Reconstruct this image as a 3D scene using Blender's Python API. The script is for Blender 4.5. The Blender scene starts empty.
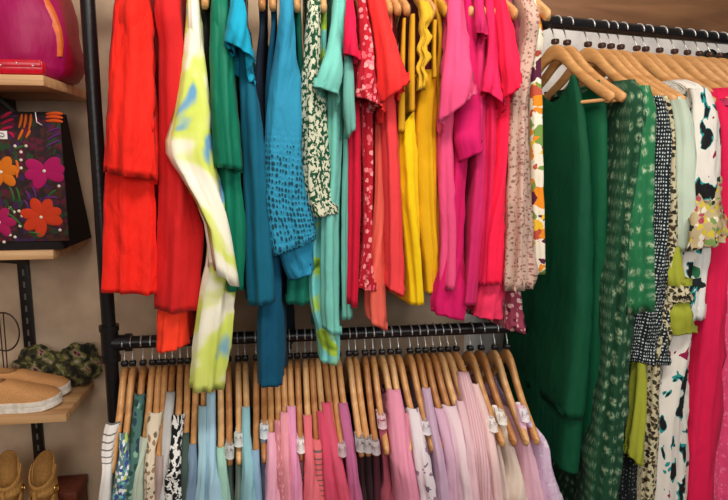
import bpy, bmesh, math, random
from mathutils import Vector, Matrix, noise
C = bpy.context.scene
COL = C.collection
rnd = random.Random(7)
PI = math.pi

# ------------------------------------------------------------------ camera
CAM = Vector((0, 0, 1.5)); YAW = math.radians(8.0); PITCH = math.radians(-8.6); FPX = 600.0
fwd = Vector((math.sin(YAW)*math.cos(PITCH), math.cos(YAW)*math.cos(PITCH), math.sin(PITCH)))
rgt = Vector((math.cos(YAW), -math.sin(YAW), 0))
upv = rgt.cross(fwd)
cd = bpy.data.cameras.new('camera'); cam = bpy.data.objects.new('camera', cd); COL.objects.link(cam)
cam.location = CAM; cam.rotation_euler = (PI/2+PITCH, 0, -YAW)
cd.sensor_width = 36; cd.lens = FPX/728*36; cd.clip_start = .05
C.camera = cam

def ray(px, py):
    return fwd + rgt*((px-364)/FPX) + upv*((250-py)/FPX)
def atY(px, py, Y):
    d = ray(px, py); return CAM + d*(Y/d.y)
def atZ(px, py, z):
    d = ray(px, py); return CAM + d*((z-CAM.z)/d.z)

# ------------------------------------------------------------------ racks (rod axis, direction towards the wall, rod height)
class Rack: pass
def rack(p0, u):
    r = Rack(); r.p = Vector(p0); r.u = Vector((u.x, u.y, 0)).normalized(); r.n = Vector((-r.u.y, r.u.x, 0)); r.z = r.p.z; return r
LOW = rack(atY(112, 343, 1.70), Vector((1, 0, 0)))
UPP = rack((0, 1.70, LOW.z+1.085), Vector((1, 0, 0)))
_a = atY(550, 22, 1.72); _b = atZ(728, 39, _a.z)
RGT = rack(_a, _b-_a)
def unp(px, py, rk, s):              # s metres in front of the rod plane
    d = ray(px, py); t = (rk.p-rk.n*s-CAM).dot(rk.n)/d.dot(rk.n); return CAM+d*t
HALF = .225
for _r, _k, _n in ((LOW, 1.24, .070), (UPP, 1.0, .062), (RGT, 1.04, .062)): _r.k = _k; _r.neck = _n
PROF = [(0, 0), (.014, -.001), (.03, -.008), (.05, -.026), (.08, -.056), (.12, -.088), (.16, -.114), (.195, -.134), (.225, -.152)]
def armz(s):
    s = abs(s)
    for (a, za), (b, zb) in zip(PROF, PROF[1:]):
        if s <= b: return za+(zb-za)*(s-a)/(b-a)
    return PROF[-1][1]
def arm_s(px, py, rk):               # where a sight line meets the sloping hanger arm
    lo, hi = .03, HALF
    f = lambda s: unp(px, py, rk, s).z-(rk.z-rk.neck+armz(s)*rk.k)
    if f(hi) < 0: return hi
    if f(lo) > 0: return lo
    for _ in range(30):
        m = (lo+hi)/2
        if f(m) > 0: hi = m
        else: lo = m
    return hi

# ------------------------------------------------------------------ materials
def lin(c):
    return tuple((x/255/12.92 if x/255 <= .04045 else ((x/255+.055)/1.055)**2.4) for x in c)+(1,)
class NT:
    def __init__(s, name):
        s.m = bpy.data.materials.new(name); s.m.use_nodes = True; s.t = s.m.node_tree; s.b = s.t.nodes['Principled BSDF']
    def n(s, typ, **kw):
        x = s.t.nodes.new(typ)
        for k, v in kw.items(): setattr(x, k, v)
        return x
    def l(s, a, b): s.t.links.new(a, b)
def ramp(nt, stops, const=False):
    r = nt.n('ShaderNodeValToRGB'); e = r.color_ramp
    if const: e.interpolation = 'CONSTANT'
    while len(e.elements) < len(stops): e.elements.new(.5)
    for el, (p, c) in zip(e.elements, stops): el.position = p; el.color = lin(c)
    return r
def coords(nt, kind, sc):
    tc = nt.n('ShaderNodeTexCoord'); mp = nt.n('ShaderNodeMapping'); mp.inputs['Scale'].default_value = sc
    nt.l(tc.outputs[kind], mp.inputs['Vector']); return mp.outputs[0]
def mix(nt, fac, a, b):
    m = nt.n('ShaderNodeMix', data_type='RGBA')
    nt.l(fac, m.inputs[0])
    for sock, v in ((m.inputs[6], a), (m.inputs[7], b)):
        if isinstance(v, tuple): sock.default_value = lin(v)
        else: nt.l(v, sock)
    return m.outputs[2]
def distort(nt, vec, sc, amt):
    no = nt.n('ShaderNodeTexNoise'); no.inputs['Scale'].default_value = sc; nt.l(vec, no.inputs['Vector'])
    ma = nt.n('ShaderNodeVectorMath', operation='MULTIPLY_ADD'); nt.l(no.outputs['Color'], ma.inputs[0])
    ma.inputs[1].default_value = (amt,)*3; nt.l(vec, ma.inputs[2]); return ma.outputs[0]
def less(nt, v, th):
    m = nt.n('ShaderNodeMath', operation='LESS_THAN'); nt.l(v, m.inputs[0]); m.inputs[1].default_value = th; return m.outputs[0]
_mc = {}
def fabric(col, pat=None, rough=.8, bump=.25, weave=260, sheen=.03, key=None):
    k = key or (col, str(pat), rough, bump, weave)
    if k in _mc: return _mc[k]
    nt = NT('fabric'); b = nt.b
    uv = coords(nt, 'UV', (1, 1, 1))
    out = None; hole = None
    if pat:
        kind = pat[0]
        if kind == 'floral':          # (kind, scale, thr, colours[, distort])
            _, sc, th, cols = pat[:4]
            v2 = distort(nt, uv, sc*1.6, pat[4] if len(pat) > 4 else .5/sc)
            vo = nt.n('ShaderNodeTexVoronoi'); vo.inputs['Scale'].default_value = sc; nt.l(v2, vo.inputs['Vector'])
            sp = nt.n('ShaderNodeSeparateColor'); nt.l(vo.outputs['Color'], sp.inputs[0])
            r = ramp(nt, [(i/len(cols), c) for i, c in enumerate(cols)], True); nt.l(sp.outputs[0], r.inputs[0])
            out = mix(nt, less(nt, vo.outputs['Distance'], th), col, r.outputs[0])
        elif kind == 'noise':         # (kind, (sx,sy), stops, constant)
            _, sc, stops, cst = pat
            v2 = coords(nt, 'UV', (sc[0], sc[1], 1))
            no = nt.n('ShaderNodeTexNoise'); no.inputs['Scale'].default_value = 1; no.inputs['Detail'].default_value = 2.5; no.inputs['Distortion'].default_value = .4
            nt.l(v2, no.inputs['Vector']); r = ramp(nt, stops, cst); nt.l(no.outputs['Fac'], r.inputs[0]); out = r.outputs[0]
        elif kind == 'dots':          # (kind, (sx,sy), thr, colour, randomness)
            _, sc, th, c2, rd = pat
            v2 = coords(nt, 'UV', (sc[0], sc[1], 1))
            vo = nt.n('ShaderNodeTexVoronoi'); vo.inputs['Scale'].default_value = 1; vo.inputs['Randomness'].default_value = rd; nt.l(v2, vo.inputs['Vector'])
            out = mix(nt, less(nt, vo.outputs['Distance'], th), col, c2)
        elif kind == 'feather':       # rings of pale plumes
            _, sc, c2, c3 = pat
            v2 = coords(nt, 'UV', (sc, sc*.72, 1)); v2 = distort(nt, v2, 3, .12)
            vo = nt.n('ShaderNodeTexVoronoi'); vo.inputs['Scale'].default_value = 1; vo.inputs['Randomness'].default_value = .45; nt.l(v2, vo.inputs['Vector'])
            r = ramp(nt, [(0, c2), (.2, c2), (.33, c3), (.46, col), (1, col)]); nt.l(vo.outputs['Distance'], r.inputs[0])
            nb = nt.n('ShaderNodeTexNoise'); nb.inputs['Scale'].default_value = 1; nb.inputs['Detail'].default_value = 3; nt.l(coords(nt, 'UV', (220, 90, 1)), nb.inputs['Vector'])
            rb = ramp(nt, [(.42, (0, 0, 0)), (.62, (255, 255, 255))]); nt.l(nb.outputs['Fac'], rb.inputs[0])
            out = mix(nt, rb.outputs[0], r.outputs[0], col)
        elif kind == 'stripe':        # (kind, axis scale (x,y), colour, share)
            _, sc, c2, share = pat[:4]
            v2 = coords(nt, 'UV', (sc[0], sc[1], 0))
            wv = nt.n('ShaderNodeTexWave'); wv.bands_direction = 'X' if sc[0] else 'Y'; wv.inputs['Scale'].default_value = 1; nt.l(v2, wv.inputs['Vector'])
            fac = less(nt, wv.outputs['Fac'], share)
            if len(pat) > 4:
                sp = nt.n('ShaderNodeSeparateXYZ'); nt.l(uv, sp.inputs[0]); mu = nt.n('ShaderNodeMath', operation='MULTIPLY'); nt.l(fac, mu.inputs[0]); nt.l(less(nt, sp.outputs[1], pat[4]), mu.inputs[1]); fac = mu.outputs[0]
            out = mix(nt, fac, col, c2)
        elif kind == 'crochet':
            _, sc = pat[:2]
            v2 = coords(nt, 'UV', (sc, sc*.55, 1))
            vo = nt.n('ShaderNodeTexVoronoi'); vo.inputs['Scale'].default_value = 1; vo.inputs['Randomness'].default_value = .4; nt.l(v2, vo.inputs['Vector'])
            sp = nt.n('ShaderNodeSeparateXYZ'); nt.l(uv, sp.inputs[0])
            mr = nt.n('ShaderNodeMapRange'); nt.l(sp.outputs[1], mr.inputs[0]); mr.inputs[1].default_value = pat[2]; mr.inputs[2].default_value = pat[2]+.1
            th = nt.n('ShaderNodeMath', operation='MULTIPLY'); nt.l(mr.outputs[0], th.inputs[0]); th.inputs[1].default_value = .38
            lt = nt.n('ShaderNodeMath', operation='LESS_THAN'); nt.l(vo.outputs['Distance'], lt.inputs[0]); nt.l(th.outputs[0], lt.inputs[1])
            hm = nt.n('ShaderNodeMath', operation='MULTIPLY'); nt.l(vo.outputs['Distance'], hm.inputs[0]); nt.l(mr.outputs[0], hm.inputs[1]); hole = hm.outputs[0]
            out = mix(nt, lt.outputs[0], col, tuple(int(x*.5) for x in col))
    if out is None: b.inputs['Base Color'].default_value = lin(col)
    else: nt.l(out, b.inputs['Base Color'])
    b.inputs['Roughness'].default_value = rough
    b.inputs['Sheen Weight'].default_value = sheen; b.inputs['Sheen Roughness'].default_value = .5
    b.inputs['Specular IOR Level'].default_value = .25
    no = nt.n('ShaderNodeTexNoise'); no.inputs['Scale'].default_value = 1; no.inputs['Detail'].default_value = 3
    nt.l(coords(nt, 'UV', (42, 13, 1)), no.inputs['Vector'])
    wv = nt.n('ShaderNodeTexNoise'); wv.inputs['Scale'].default_value = weave; nt.l(uv, wv.inputs['Vector'])
    ad = nt.n('ShaderNodeMath', operation='MULTIPLY_ADD'); nt.l(wv.outputs['Fac'], ad.inputs[0]); ad.inputs[1].default_value = .05; nt.l(no.outputs['Fac'], ad.inputs[2])
    n2 = nt.n('ShaderNodeTexNoise'); n2.inputs['Scale'].default_value = 1; n2.inputs['Detail'].default_value = 2; n2.inputs['Distortion'].default_value = .6
    nt.l(coords(nt, 'UV', (17, 7, 1)), n2.inputs['Vector'])
    a3 = nt.n('ShaderNodeMath', operation='MULTIPLY_ADD'); nt.l(n2.outputs['Fac'], a3.inputs[0]); a3.inputs[1].default_value = 2.2; nt.l(ad.outputs[0], a3.inputs[2])
    h = a3.outputs[0]
    if hole:
        a2 = nt.n('ShaderNodeMath', operation='MULTIPLY_ADD'); nt.l(hole, a2.inputs[0]); a2.inputs[1].default_value = .8; nt.l(h, a2.inputs[2]); h = a2.outputs[0]
    bp = nt.n('ShaderNodeBump'); bp.inputs['Strength'].default_value = bump; bp.inputs['Distance'].default_value = .012
    nt.l(h, bp.inputs['Height']); nt.l(bp.outputs[0], b.inputs['Normal'])
    _mc[k] = nt.m; return nt.m
def plain(name, col, rough=.5, metal=0, spec=.5, bump=0, bs=60):
    nt = NT(name); b = nt.b; b.inputs['Base Color'].default_value = lin(col); b.inputs['Roughness'].default_value = rough
    b.inputs['Metallic'].default_value = metal; b.inputs['Specular IOR Level'].default_value = spec
    no = nt.n('ShaderNodeTexNoise'); no.inputs['Scale'].default_value = bs; no.inputs['Detail'].default_value = 4
    nt.l(coords(nt, 'Object', (1, 1, 1)), no.inputs['Vector'])
    r = ramp(nt, [(.3, tuple(int(x*.9) for x in col)), (.7, tuple(min(255, int(x*1.06)) for x in col))]); nt.l(no.outputs['Fac'], r.inputs[0]); nt.l(r.outputs[0], b.inputs['Base Color'])
    if bump:
        bp = nt.n('ShaderNodeBump'); bp.inputs['Strength'].default_value = bump; bp.inputs['Distance'].default_value = .004
        nt.l(no.outputs['Fac'], bp.inputs['Height']); nt.l(bp.outputs[0], b.inputs['Normal'])
    return nt.m
def wood(name, c1, c2, sc, rough=.45):
    nt = NT(name); v = coords(nt, 'Object', sc)
    no = nt.n('ShaderNodeTexNoise'); no.inputs['Scale'].default_value = 1; no.inputs['Detail'].default_value = 6; no.inputs['Distortion'].default_value = .8
    nt.l(v, no.inputs['Vector']); r = ramp(nt, [(.3, c1), (.7, c2)]); nt.l(no.outputs['Fac'], r.inputs[0]); nt.l(r.outputs[0], nt.b.inputs['Base Color'])
    nt.b.inputs['Roughness'].default_value = rough; return nt.m
HW = [wood('hanger_wood', (196, 138, 82), (222, 168, 108), (60, 9, 60), .38),
      wood('hanger_wood_dark', (172, 112, 62), (200, 142, 86), (60, 9, 60), .38),
      wood('hanger_wood_pale', (208, 156, 100), (232, 186, 130), (60, 9, 60), .38)]
HMUST = wood('hanger_wood_mustard', (205, 150, 40), (225, 172, 60), (60, 9, 60), .4)
STEEL = plain('hook_steel', (222, 222, 220), .32, .55)
BLACKP = plain('black_plastic', (22, 20, 20), .4)
BROWNP = plain('brown_plastic', (70, 45, 38), .4)
PIPE = plain('black_pipe', (30, 30, 33), .32, .3, .5, .15, 120)
GOLD = plain('gold_metal', (205, 165, 85), .3, 1)

# ------------------------------------------------------------------ object helpers
def tag(o, label=None, cat=None, group=None, kind=None):
    for k, v in (('label', label), ('category', cat), ('group', group), ('kind', kind)):
        if v: o[k] = v
    return o
def empty(name, loc, rz=0):
    o = bpy.data.objects.new(name, None); COL.objects.link(o); o.location = loc; o.rotation_euler = (0, 0, rz); o.empty_display_size = .05; return o
def mesh(name, vs, fs, m, parent=None, loc=(0, 0, 0), uvs=None, smooth=True, base=None):
    """vs in the space of `base` (world when base is None); the object origin sits at loc"""
    loc = Vector(loc); me = bpy.data.meshes.new(name)
    me.from_pydata([tuple(Vector(v)-loc) for v in vs], [], fs)
    if smooth: me.polygons.foreach_set('use_smooth', [True]*len(me.polygons))
    if uvs:
        ul = me.uv_layers.new(name='UVMap')
        for p in me.polygons:
            us = [uvs[me.loops[i].vertex_index] for i in p.loop_indices]
            for i, u in zip(p.loop_indices, us): ul.data[i].uv = u
    me.materials.append(m); me.update()
    o = bpy.data.objects.new(name, me); COL.objects.link(o)
    if parent:
        o.parent = parent; o.location = loc
    else: o.location = loc
    return o
def frombm(name, bm, m, parent=None, loc=(0, 0, 0), rz=0, smooth=True):
    bmesh.ops.recalc_face_normals(bm, faces=bm.faces)
    me = bpy.data.meshes.new(name); bm.to_mesh(me); bm.free(); me.materials.append(m)
    if smooth:
        me.polygons.foreach_set('use_smooth', [True]*len(me.polygons))
        try: me.set_sharp_from_angle(angle=math.radians(40))
        except Exception: pass
    o = bpy.data.objects.new(name, me); COL.objects.link(o); o.parent = parent; o.location = loc; o.rotation_euler = (0, 0, rz); return o
def bx(bm, c, d, bev=.002, rot=None):
    r = bmesh.ops.create_cube(bm, size=1); vs = r['verts']
    bmesh.ops.scale(bm, vec=d, verts=vs)
    if bev: 
        es = list({e for v in vs for e in v.link_edges})
        g = bmesh.ops.bevel(bm, geom=es, offset=bev, segments=2, affect='EDGES', profile=.5); vs = list({v for f in g['faces'] for v in f.verts} | {v for v in vs if v.is_valid})
    if rot: bmesh.ops.rotate(bm, cent=(0, 0, 0), matrix=rot, verts=vs)
    bmesh.ops.translate(bm, vec=c, verts=vs)
def tube(bm, pts, r, n=10, closed=False, cap=True):
    pts = [Vector(p) for p in pts]; N = len(pts); rings = []; up = None
    rr = r if isinstance(r, (list, tuple)) else [r]*N
    for i, p in enumerate(pts):
        a = pts[(i-1) % N] if (closed or i > 0) else p; b = pts[(i+1) % N] if (closed or i < N-1) else p
        t = (b-a).normalized()
        if up is None:
            up = Vector((0, 0, 1)) if abs(t.z) < .9 else Vector((1, 0, 0))
        s = t.cross(up)
        if s.length < 1e-5: s = t.cross(Vector((.3, .9, .1)))
        s.normalize(); up = s.cross(t).normalized()
        rings.append([bm.verts.new(p+(s*math.cos(2*PI*k/n)+up*math.sin(2*PI*k/n))*rr[i]) for k in range(n)])
    for i in range(N if closed else N-1):
        A, B = rings[i], rings[(i+1) % N]
        for k in range(n): bm.faces.new((A[k], A[(k+1) % n], B[(k+1) % n], B[k]))
    if cap and not closed: bm.faces.new(rings[0][::-1]); bm.faces.new(rings[-1])
def ball(bm, c, sc, seg=16, rot=None):
    vs = bmesh.ops.create_uvsphere(bm, u_segments=seg, v_segments=max(6, seg//2), radius=1)['verts']
    bmesh.ops.scale(bm, vec=sc, verts=vs)
    if rot: bmesh.ops.rotate(bm, cent=(0, 0, 0), matrix=rot, verts=vs)
    bmesh.ops.translate(bm, vec=c, verts=vs)

def crom(pts, n):                      # Catmull-Rom through tuples, n samples; returns samples + parameter
    k = len(pts)
    if k == 2:
        return [tuple(a+(b-a)*i/(n-1) for a, b in zip(*pts)) for i in range(n)]
    out = []
    for i in range(n):
        t = i/(n-1)*(k-1); j = min(int(t), k-2); f = t-j
        p0, p1, p2, p3 = pts[max(j-1, 0)], pts[j], pts[j+1], pts[min(j+2, k-1)]
        out.append(tuple(.5*(2*b+(c-a)*f+(2*a-5*b+4*c-d)*f*f+(3*b-a-3*c+d)*f**3) for a, b, c, d in zip(p0, p1, p2, p3)))
    return out

# ------------------------------------------------------------------ hangers
def arm_bm(bar, rk):
    NECK = rk.neck; armz = lambda s: globals()['armz'](s)*rk.k
    bm = bmesh.new(); rings = []
    N = 41
    for i in range(N):
        s = -HALF+2*HALF*i/(N-1); a = abs(s)
        z = armz(a)-NECK; h = .0165+.0075*math.exp(-(a/.07)**2); th = .0088
        if a > HALF-.02:
            q = math.sqrt(max(0, 1-((a-HALF+.02)/.021)**2)); h *= max(.25, q); th *= max(.3, q)
        if a < .01: h = .022
        ring = []
        for k in range(10):
            t = 2*PI*k/10; c, sn = math.cos(t), math.sin(t)
            ring.append(bm.verts.new((math.copysign(abs(c)**.6, c)*th, s, z-h+math.copysign(abs(sn)**.7, sn)*h)))
        rings.append(ring)
    for A, B in zip(rings, rings[1:]):
        for k in range(10): bm.faces.new((A[k], A[(k+1) % 10], B[(k+1) % 10], B[k]))
    bm.faces.new(rings[0]); bm.faces.new(rings[-1][::-1])
    if bar:
        zb = armz(.2)-NECK-.03; tube(bm, [(0, -.2, zb), (0, .2, zb)], .005, 8)
    return bm
def hook_bm(NECK):
    bm = bmesh.new(); R = .0215; pts = [(0, 0, -NECK+.0-.004), (0, 0, -.045), (0, .006, -.036)]
    zc = -.0025
    for k in range(13):
        t = math.radians(-50+k*20)       # from lower back over the top to the front
        pts.append((0, R*math.cos(t), zc+R*math.sin(t)))
    tube(bm, pts, .0021, 8); return bm
def marker_bm(NECK):
    bm = bmesh.new(); bx(bm, (0, 0, -NECK+.009), (.019, .020, .016), .005); return bm
_proto = {}
def proto(bar, rk):
    key = (bar, rk.k)
    if key in _proto: return _proto[key]
    a = bpy.data.meshes.new('hanger_arms'); bm = arm_bm(bar, rk); bmesh.ops.recalc_face_normals(bm, faces=bm.faces); bm.to_mesh(a); bm.free()
    h = bpy.data.meshes.new('hook'); bm = hook_bm(rk.neck); bmesh.ops.recalc_face_normals(bm, faces=bm.faces); bm.to_mesh(h); bm.free(); h.materials.append(STEEL)
    k = bpy.data.meshes.new('size_marker'); bm = marker_bm(rk.neck); bmesh.ops.recalc_face_normals(bm, faces=bm.faces); bm.to_mesh(k); bm.free(); k.materials.append(BLACKP); kb = k.copy(); kb.materials.clear(); kb.materials.append(BROWNP)
    for m in (a, h): m.polygons.foreach_set('use_smooth', [True]*len(m.polygons))
    vs = {}
    for i, w in enumerate(HW+[HMUST]):
        c = a.copy(); c.materials.append(w); vs[i] = c
    _proto[key] = (vs, h, (k, kb)); return _proto[key]
def hanger(rk, N, ang, label, group, wood_i=0, bar=False):
    vs, h, k = proto(bar, rk); k = k[1 if rk is RGT else 0]
    base = math.atan2(rk.u.y, rk.u.x)
    r = empty('clothes_hanger', (N.x, N.y, rk.z), base+ang); tag(r, label, 'hanger', group)
    for nm, me in (('wooden_arms', vs[wood_i]), ('hook', h), ('size_marker', k)):
        o = bpy.data.objects.new(nm, me); COL.objects.link(o); o.parent = r
    return r

# ------------------------------------------------------------------ garments
def loft(rows, m, name, parent, base, amp=.004, wl=.035, seed=0, backdrop=0., nr=34, hem=True, top=False, ruffle=0., scoop=0.):
    """rows: list of (L, R, B, Lb, Rb) -> front left/right, back centre; closed cloth tube, folds grow towards the hem"""
    rr = random.Random(seed); ph = [rr.uniform(0, 6.28) for _ in range(8)]; k2 = rr.uniform(.6, .9); dr = rr.uniform(-2, 2)
    flat = [tuple(c for p in row for c in p) for row in rows]
    sm = crom(flat, nr)
    nf, ns, nb = 13, 9, 5
    vs, uvs = [], []; vlen = 0; prevc = None; M = None
    def ringpts(row, v):
        L, R, Rb, Lb = (Vector(row[i*3:i*3+3]) for i in range(4))
        ctr = (L+R)/2; cb = (Lb+Rb)/2; ax = (ctr-cb); ax.z = 0; ax = ax.normalized() if ax.length > 1e-5 else Vector((0, -1, 0))
        w = (R-L).length; bul = min(w*.42, .026); pts = []
        for i in range(nf):
            t = i/(nf-1); q = 4*t*(1-t); pts.append(L.lerp(R, t*.85+.15*(.5-.5*math.cos(PI*t)))+ax*bul*q)
        for i in range(1, ns+1):
            t = i/(ns+1); p = R.lerp(Rb, t); c = ctr.lerp(cb, t); k = 1-.35*math.sin(PI*t); p2 = c+(p-c)*k; p2.z = p.z; pts.append(p2)
        wb = (Rb-Lb).length
        for i in range(nb):
            t = i/(nb-1); q = 4*t*(1-t); pts.append(Rb.lerp(Lb, t)-ax*min(wb*.4, .02)*q)
        for i in range(1, ns+1):
            t = i/(ns+1); p = Lb.lerp(L, t); c = cb.lerp(ctr, t); k = 1-.35*math.sin(PI*t); p2 = c+(p-c)*k; p2.z = p.z; pts.append(p2)
        n = len(pts); bd = backdrop*v
        if bd:
            for i in range(n):
                if i >= nf: pts[i].z -= bd*min(1, (pts[i]-ctr).dot(-ax)/.04)
        if scoop and v < .35:
            q = scoop*(1-v/.35)**2
            for i in range(1, ns+1):
                t = i/(ns+1); w_ = math.sin(PI*t)**.8
                pts[nf-1+i].z -= q*w_; pts[nf+ns+nb-1+i].z -= q*w_
        # outward folds
        out = []; arc = 0
        for i in range(n):
            a, b, p = pts[i-1], pts[(i+1) % n], pts[i]; t = b-a; t.z = 0
            nn = Vector((-t.y, t.x, 0)); nn = nn.normalized() if nn.length > 1e-6 else ax
            if nn.dot(p-(ctr+cb)/2) < 0: nn = -nn
            arc += (pts[i]-pts[i-1]).length if i else 0
            g = .3+.7*v**.9
            x = arc/wl*2*PI
            am = amp*min(2.4, .7+w/.045)
            fo = lambda q: 1-2*abs(math.sin(q*.5))**.8
            d = 1.4*am*g*(.6*fo(x+ph[0]+dr*v)+.45*math.sin(x*k2*.6+ph[1]-1.3*dr*v)+.22*math.sin(x*1.9+ph[2]+3*v))
            wr = noise.noise(Vector((p.x*16+p.z*7, p.y*10, p.z*16-p.x*6+seed)))
            d += min(1, amp/.002)*min(.007, w*.09)*(1-abs(wr)*2.2)*.5
            d += ruffle*v*v*math.sin(x*1.5+ph[3])
            if 0 < i < nf-1 : pass
            elif i in (0, nf-1): d *= .5
            d += .0022*min(1, amp/.003)*noise.noise(Vector((p.x*22, p.z*14, seed+p.y*22)))
            out.append((p+nn*d, arc))
        return out
    allr = []
    for j, row in enumerate(sm):
        allr.append(ringpts(row, j/(nr-1)))
    n = len(allr[0])
    def inset(r, k, dz):
        c = sum((p for p, _ in r), Vector())/len(r)
        res = []
        for p, a in r:
            d = c-p; d.z = 0; q = p+d.normalized()*min(k, d.length*.5) if d.length > 1e-6 else p.copy(); q.z += dz; res.append((q, a))
        return res
    if hem: allr += [inset(allr[-1], .0025, .001), inset(allr[-1], .003, .022)]
    if top: allr = [inset(allr[0], .003, -.02), inset(allr[0], .0025, -.001)]+allr
    v = 0
    for j, r in enumerate(allr):
        if j: v += abs(sum(p.z for p, _ in r)/n-sum(p.z for p, _ in allr[j-1])/n)
        for p, a in r: vs.append(p); uvs.append((a+seed*.37, v))
    fs = [(j*n+i, j*n+(i+1) % n, (j+1)*n+(i+1) % n, (j+1)*n+i) for j in range(len(allr)-1) for i in range(n)]
    return mesh(name, [p-base for p in vs], fs, m, parent, uvs=uvs) if parent else mesh(name, vs, fs, m, None, base, uvs)

def norm(rows):
    """(xl,xr,y[,s]) or (xl,yl,xr,yr[,s]) -> (xl,yl,xr,yr,s)"""
    out = []
    for r in rows:
        if isinstance(r, dict): r = r['r']
        if len(r) == 3: out.append((r[0], r[2], r[1], r[2], None))
        elif len(r) == 4 and r[3] is not None and isinstance(r[3], float) and r[3] < 1: out.append((r[0], r[2], r[1], r[2], r[3]))
        elif len(r) == 4: out.append(tuple(r)+(None,))
        else: out.append(tuple(r))
    return out
SEED = [0]
def tube_rows(rk, rows, N=None, smax=.24, depth=None, backw=.6, pad=.012, s_start=None):
    res = []; rows = norm(rows)
    for i, (xl, yl, xr, yr, s) in enumerate(rows):
        cx, cy = (xl+xr)/2, (yl+yr)/2
        if s is None:
            if s_start is not None:
                s = s_start[0]+(s_start[1]-s_start[0])*min(1, i/max(1, len(rows)-2))
            else: s = min(arm_s(cx, cy, rk)+pad, smax)
        L, R = unp(xl, yl, rk, s), unp(xr, yr, rk, s)
        if depth is None:
            c = (L+R)/2; b = Vector((2*N.x-c.x, 2*N.y-c.y, c.z))
            hw = (R-L)*.5*backw; hw.z = 0
            Rb, Lb = b+hw, b-hw; Rb.z = R.z; Lb.z = L.z
        else:
            # sleeve: shallow tube; back follows the hanger direction
            c = (L+R)/2; d = Vector((N.x-c.x, N.y-c.y, 0)).normalized()*depth
            Rb, Lb = c+d+(R-c)*.8, c+d+(L-c)*.8; Rb.z = R.z; Lb.z = L.z
        res.append((L, R, Rb, Lb))
    return res
def neckpoint(rk, rows, necky, neckx=None):
    if neckx is not None:
        p = unp(neckx, necky, rk, 0); return Vector((p.x, p.y, 0))
    rows = norm(rows)
    r = min(rows, key=lambda q: abs((q[1]+q[3])/2-20)); p = unp((r[0]+r[2])/2, (r[1]+r[3])/2, rk, .22)
    p = p+rk.n*.22; return Vector((p.x, p.y, 0))
def garment(rk, name, label, cat, group, mat, rows, neck=None, tip=None, sleeves=(), parts=(), smax=.24, backw=.6,
            amp=.004, wl=.035, hang=True, hanger_label=None, hgroup=None, hw=None, necky=None, top=False, bodyname='body', start_s=None, bar=False, ruffle=0, scoop=0):
    """hanging garment + its hanger.  sleeves/parts: (name, material, rows, options)"""
    SEED[0] += 1; sd = SEED[0]
    ny = necky if necky is not None else {id(LOW): 352, id(RGT): 45, id(UPP): 0}[id(rk)]
    N = neckpoint(rk, rows, ny, neck)
    # keep the neck on the rod
    t = (Vector((N.x, N.y, 0))-Vector((rk.p.x, rk.p.y, 0))).dot(rk.u); N = Vector((rk.p.x, rk.p.y, 0))+rk.u*t
    body = tube_rows(rk, rows, N, smax, None, backw)
    if rk is UPP:           # the shoulder runs on up the hanger, above the frame
        L, R = body[0][0], body[0][1]; c = (L+R)/2; d = Vector((c.x-N.x, c.y-N.y, 0)).normalized()
        if c.z < rk.z-rk.neck-.03 and not top:
            z = rk.z-rk.neck-.022; pre = []
            f = N+d*.075; w = Vector((rk.u.x, rk.u.y, 0))*.013
            q = [f-w, f+w]; bk = N-d*.075
            q += [bk+w, bk-w]
            body = [tuple(Vector((p.x, p.y, z)) for p in q)]+body
    zmin = min(min(p.z for p in r) for r in body)
    base = Vector((N.x, N.y, zmin))
    if sleeves or parts:
        root = empty(name, base); body_o = loft(body, mat, bodyname, root, base, amp, wl, sd, top=True, ruffle=ruffle, scoop=scoop)
    else:
        root = loft(body, mat, name, None, base, amp, wl, sd, top=True, ruffle=ruffle, scoop=scoop)
    tag(root, label, cat, group)
    for si, (nm, m, rws, op) in enumerate(list(sleeves)+list(parts)):
        sm = op.get('smax', .25)
        isl = op.get('depth', .06)
        tr = tube_rows(rk, rws, N, sm, isl, op.get('backw', .6), s_start=op.get('s', (.215, .27)) if 'auto' not in op else None)
        loft(tr, m, nm, root, base, op.get('amp', .003), op.get('wl', .03), sd*10+si, op.get('drop', 0), 20, top=op.get('top', False), ruffle=op.get('ruffle', 0))
        if nm == 'sleeve' and op.get('both', True):
            fl = lambda p: Vector((2*N.x-p.x, 2*N.y-p.y, p.z))
            tr2 = [tuple(fl(p) for p in (r[0], r[1], r[2], r[3])) for r in tr]
            loft(tr2, m, nm, root, base, .003, .03, sd*10+si+5, 0, 14)
    if hang:
        tx = tip if tip is not None else None
        if tx is None: T = (body[min(1, len(body)-1)][0]+body[min(1, len(body)-1)][1])/2
        else:
            # solve for the tip on the arm's end circle as seen at tx
            T = unp(tx, {id(LOW): 462, id(RGT): 105, id(UPP): 15}[id(rk)], rk, .22)
        d = Vector((T.x-N.x, T.y-N.y, 0)); ang = math.atan2(d.x*rk.u.x+d.y*rk.u.y, -(d.x*rk.n.x+d.y*rk.n.y))
        ang = max(-.32, min(.32, ang))
        hl = hanger_label or (('wooden hanger of the ' if len(label.split()) < 13 else 'hanger of ')+label)
        if len(hl.split()) > 16 or len(label.split()) < 4: print('LABEL LENGTH', label)
        hanger(rk, N, ang, hl, hgroup, hw if hw is not None else rnd.choice([0, 0, 1, 2]), bar)
    return root

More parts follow.
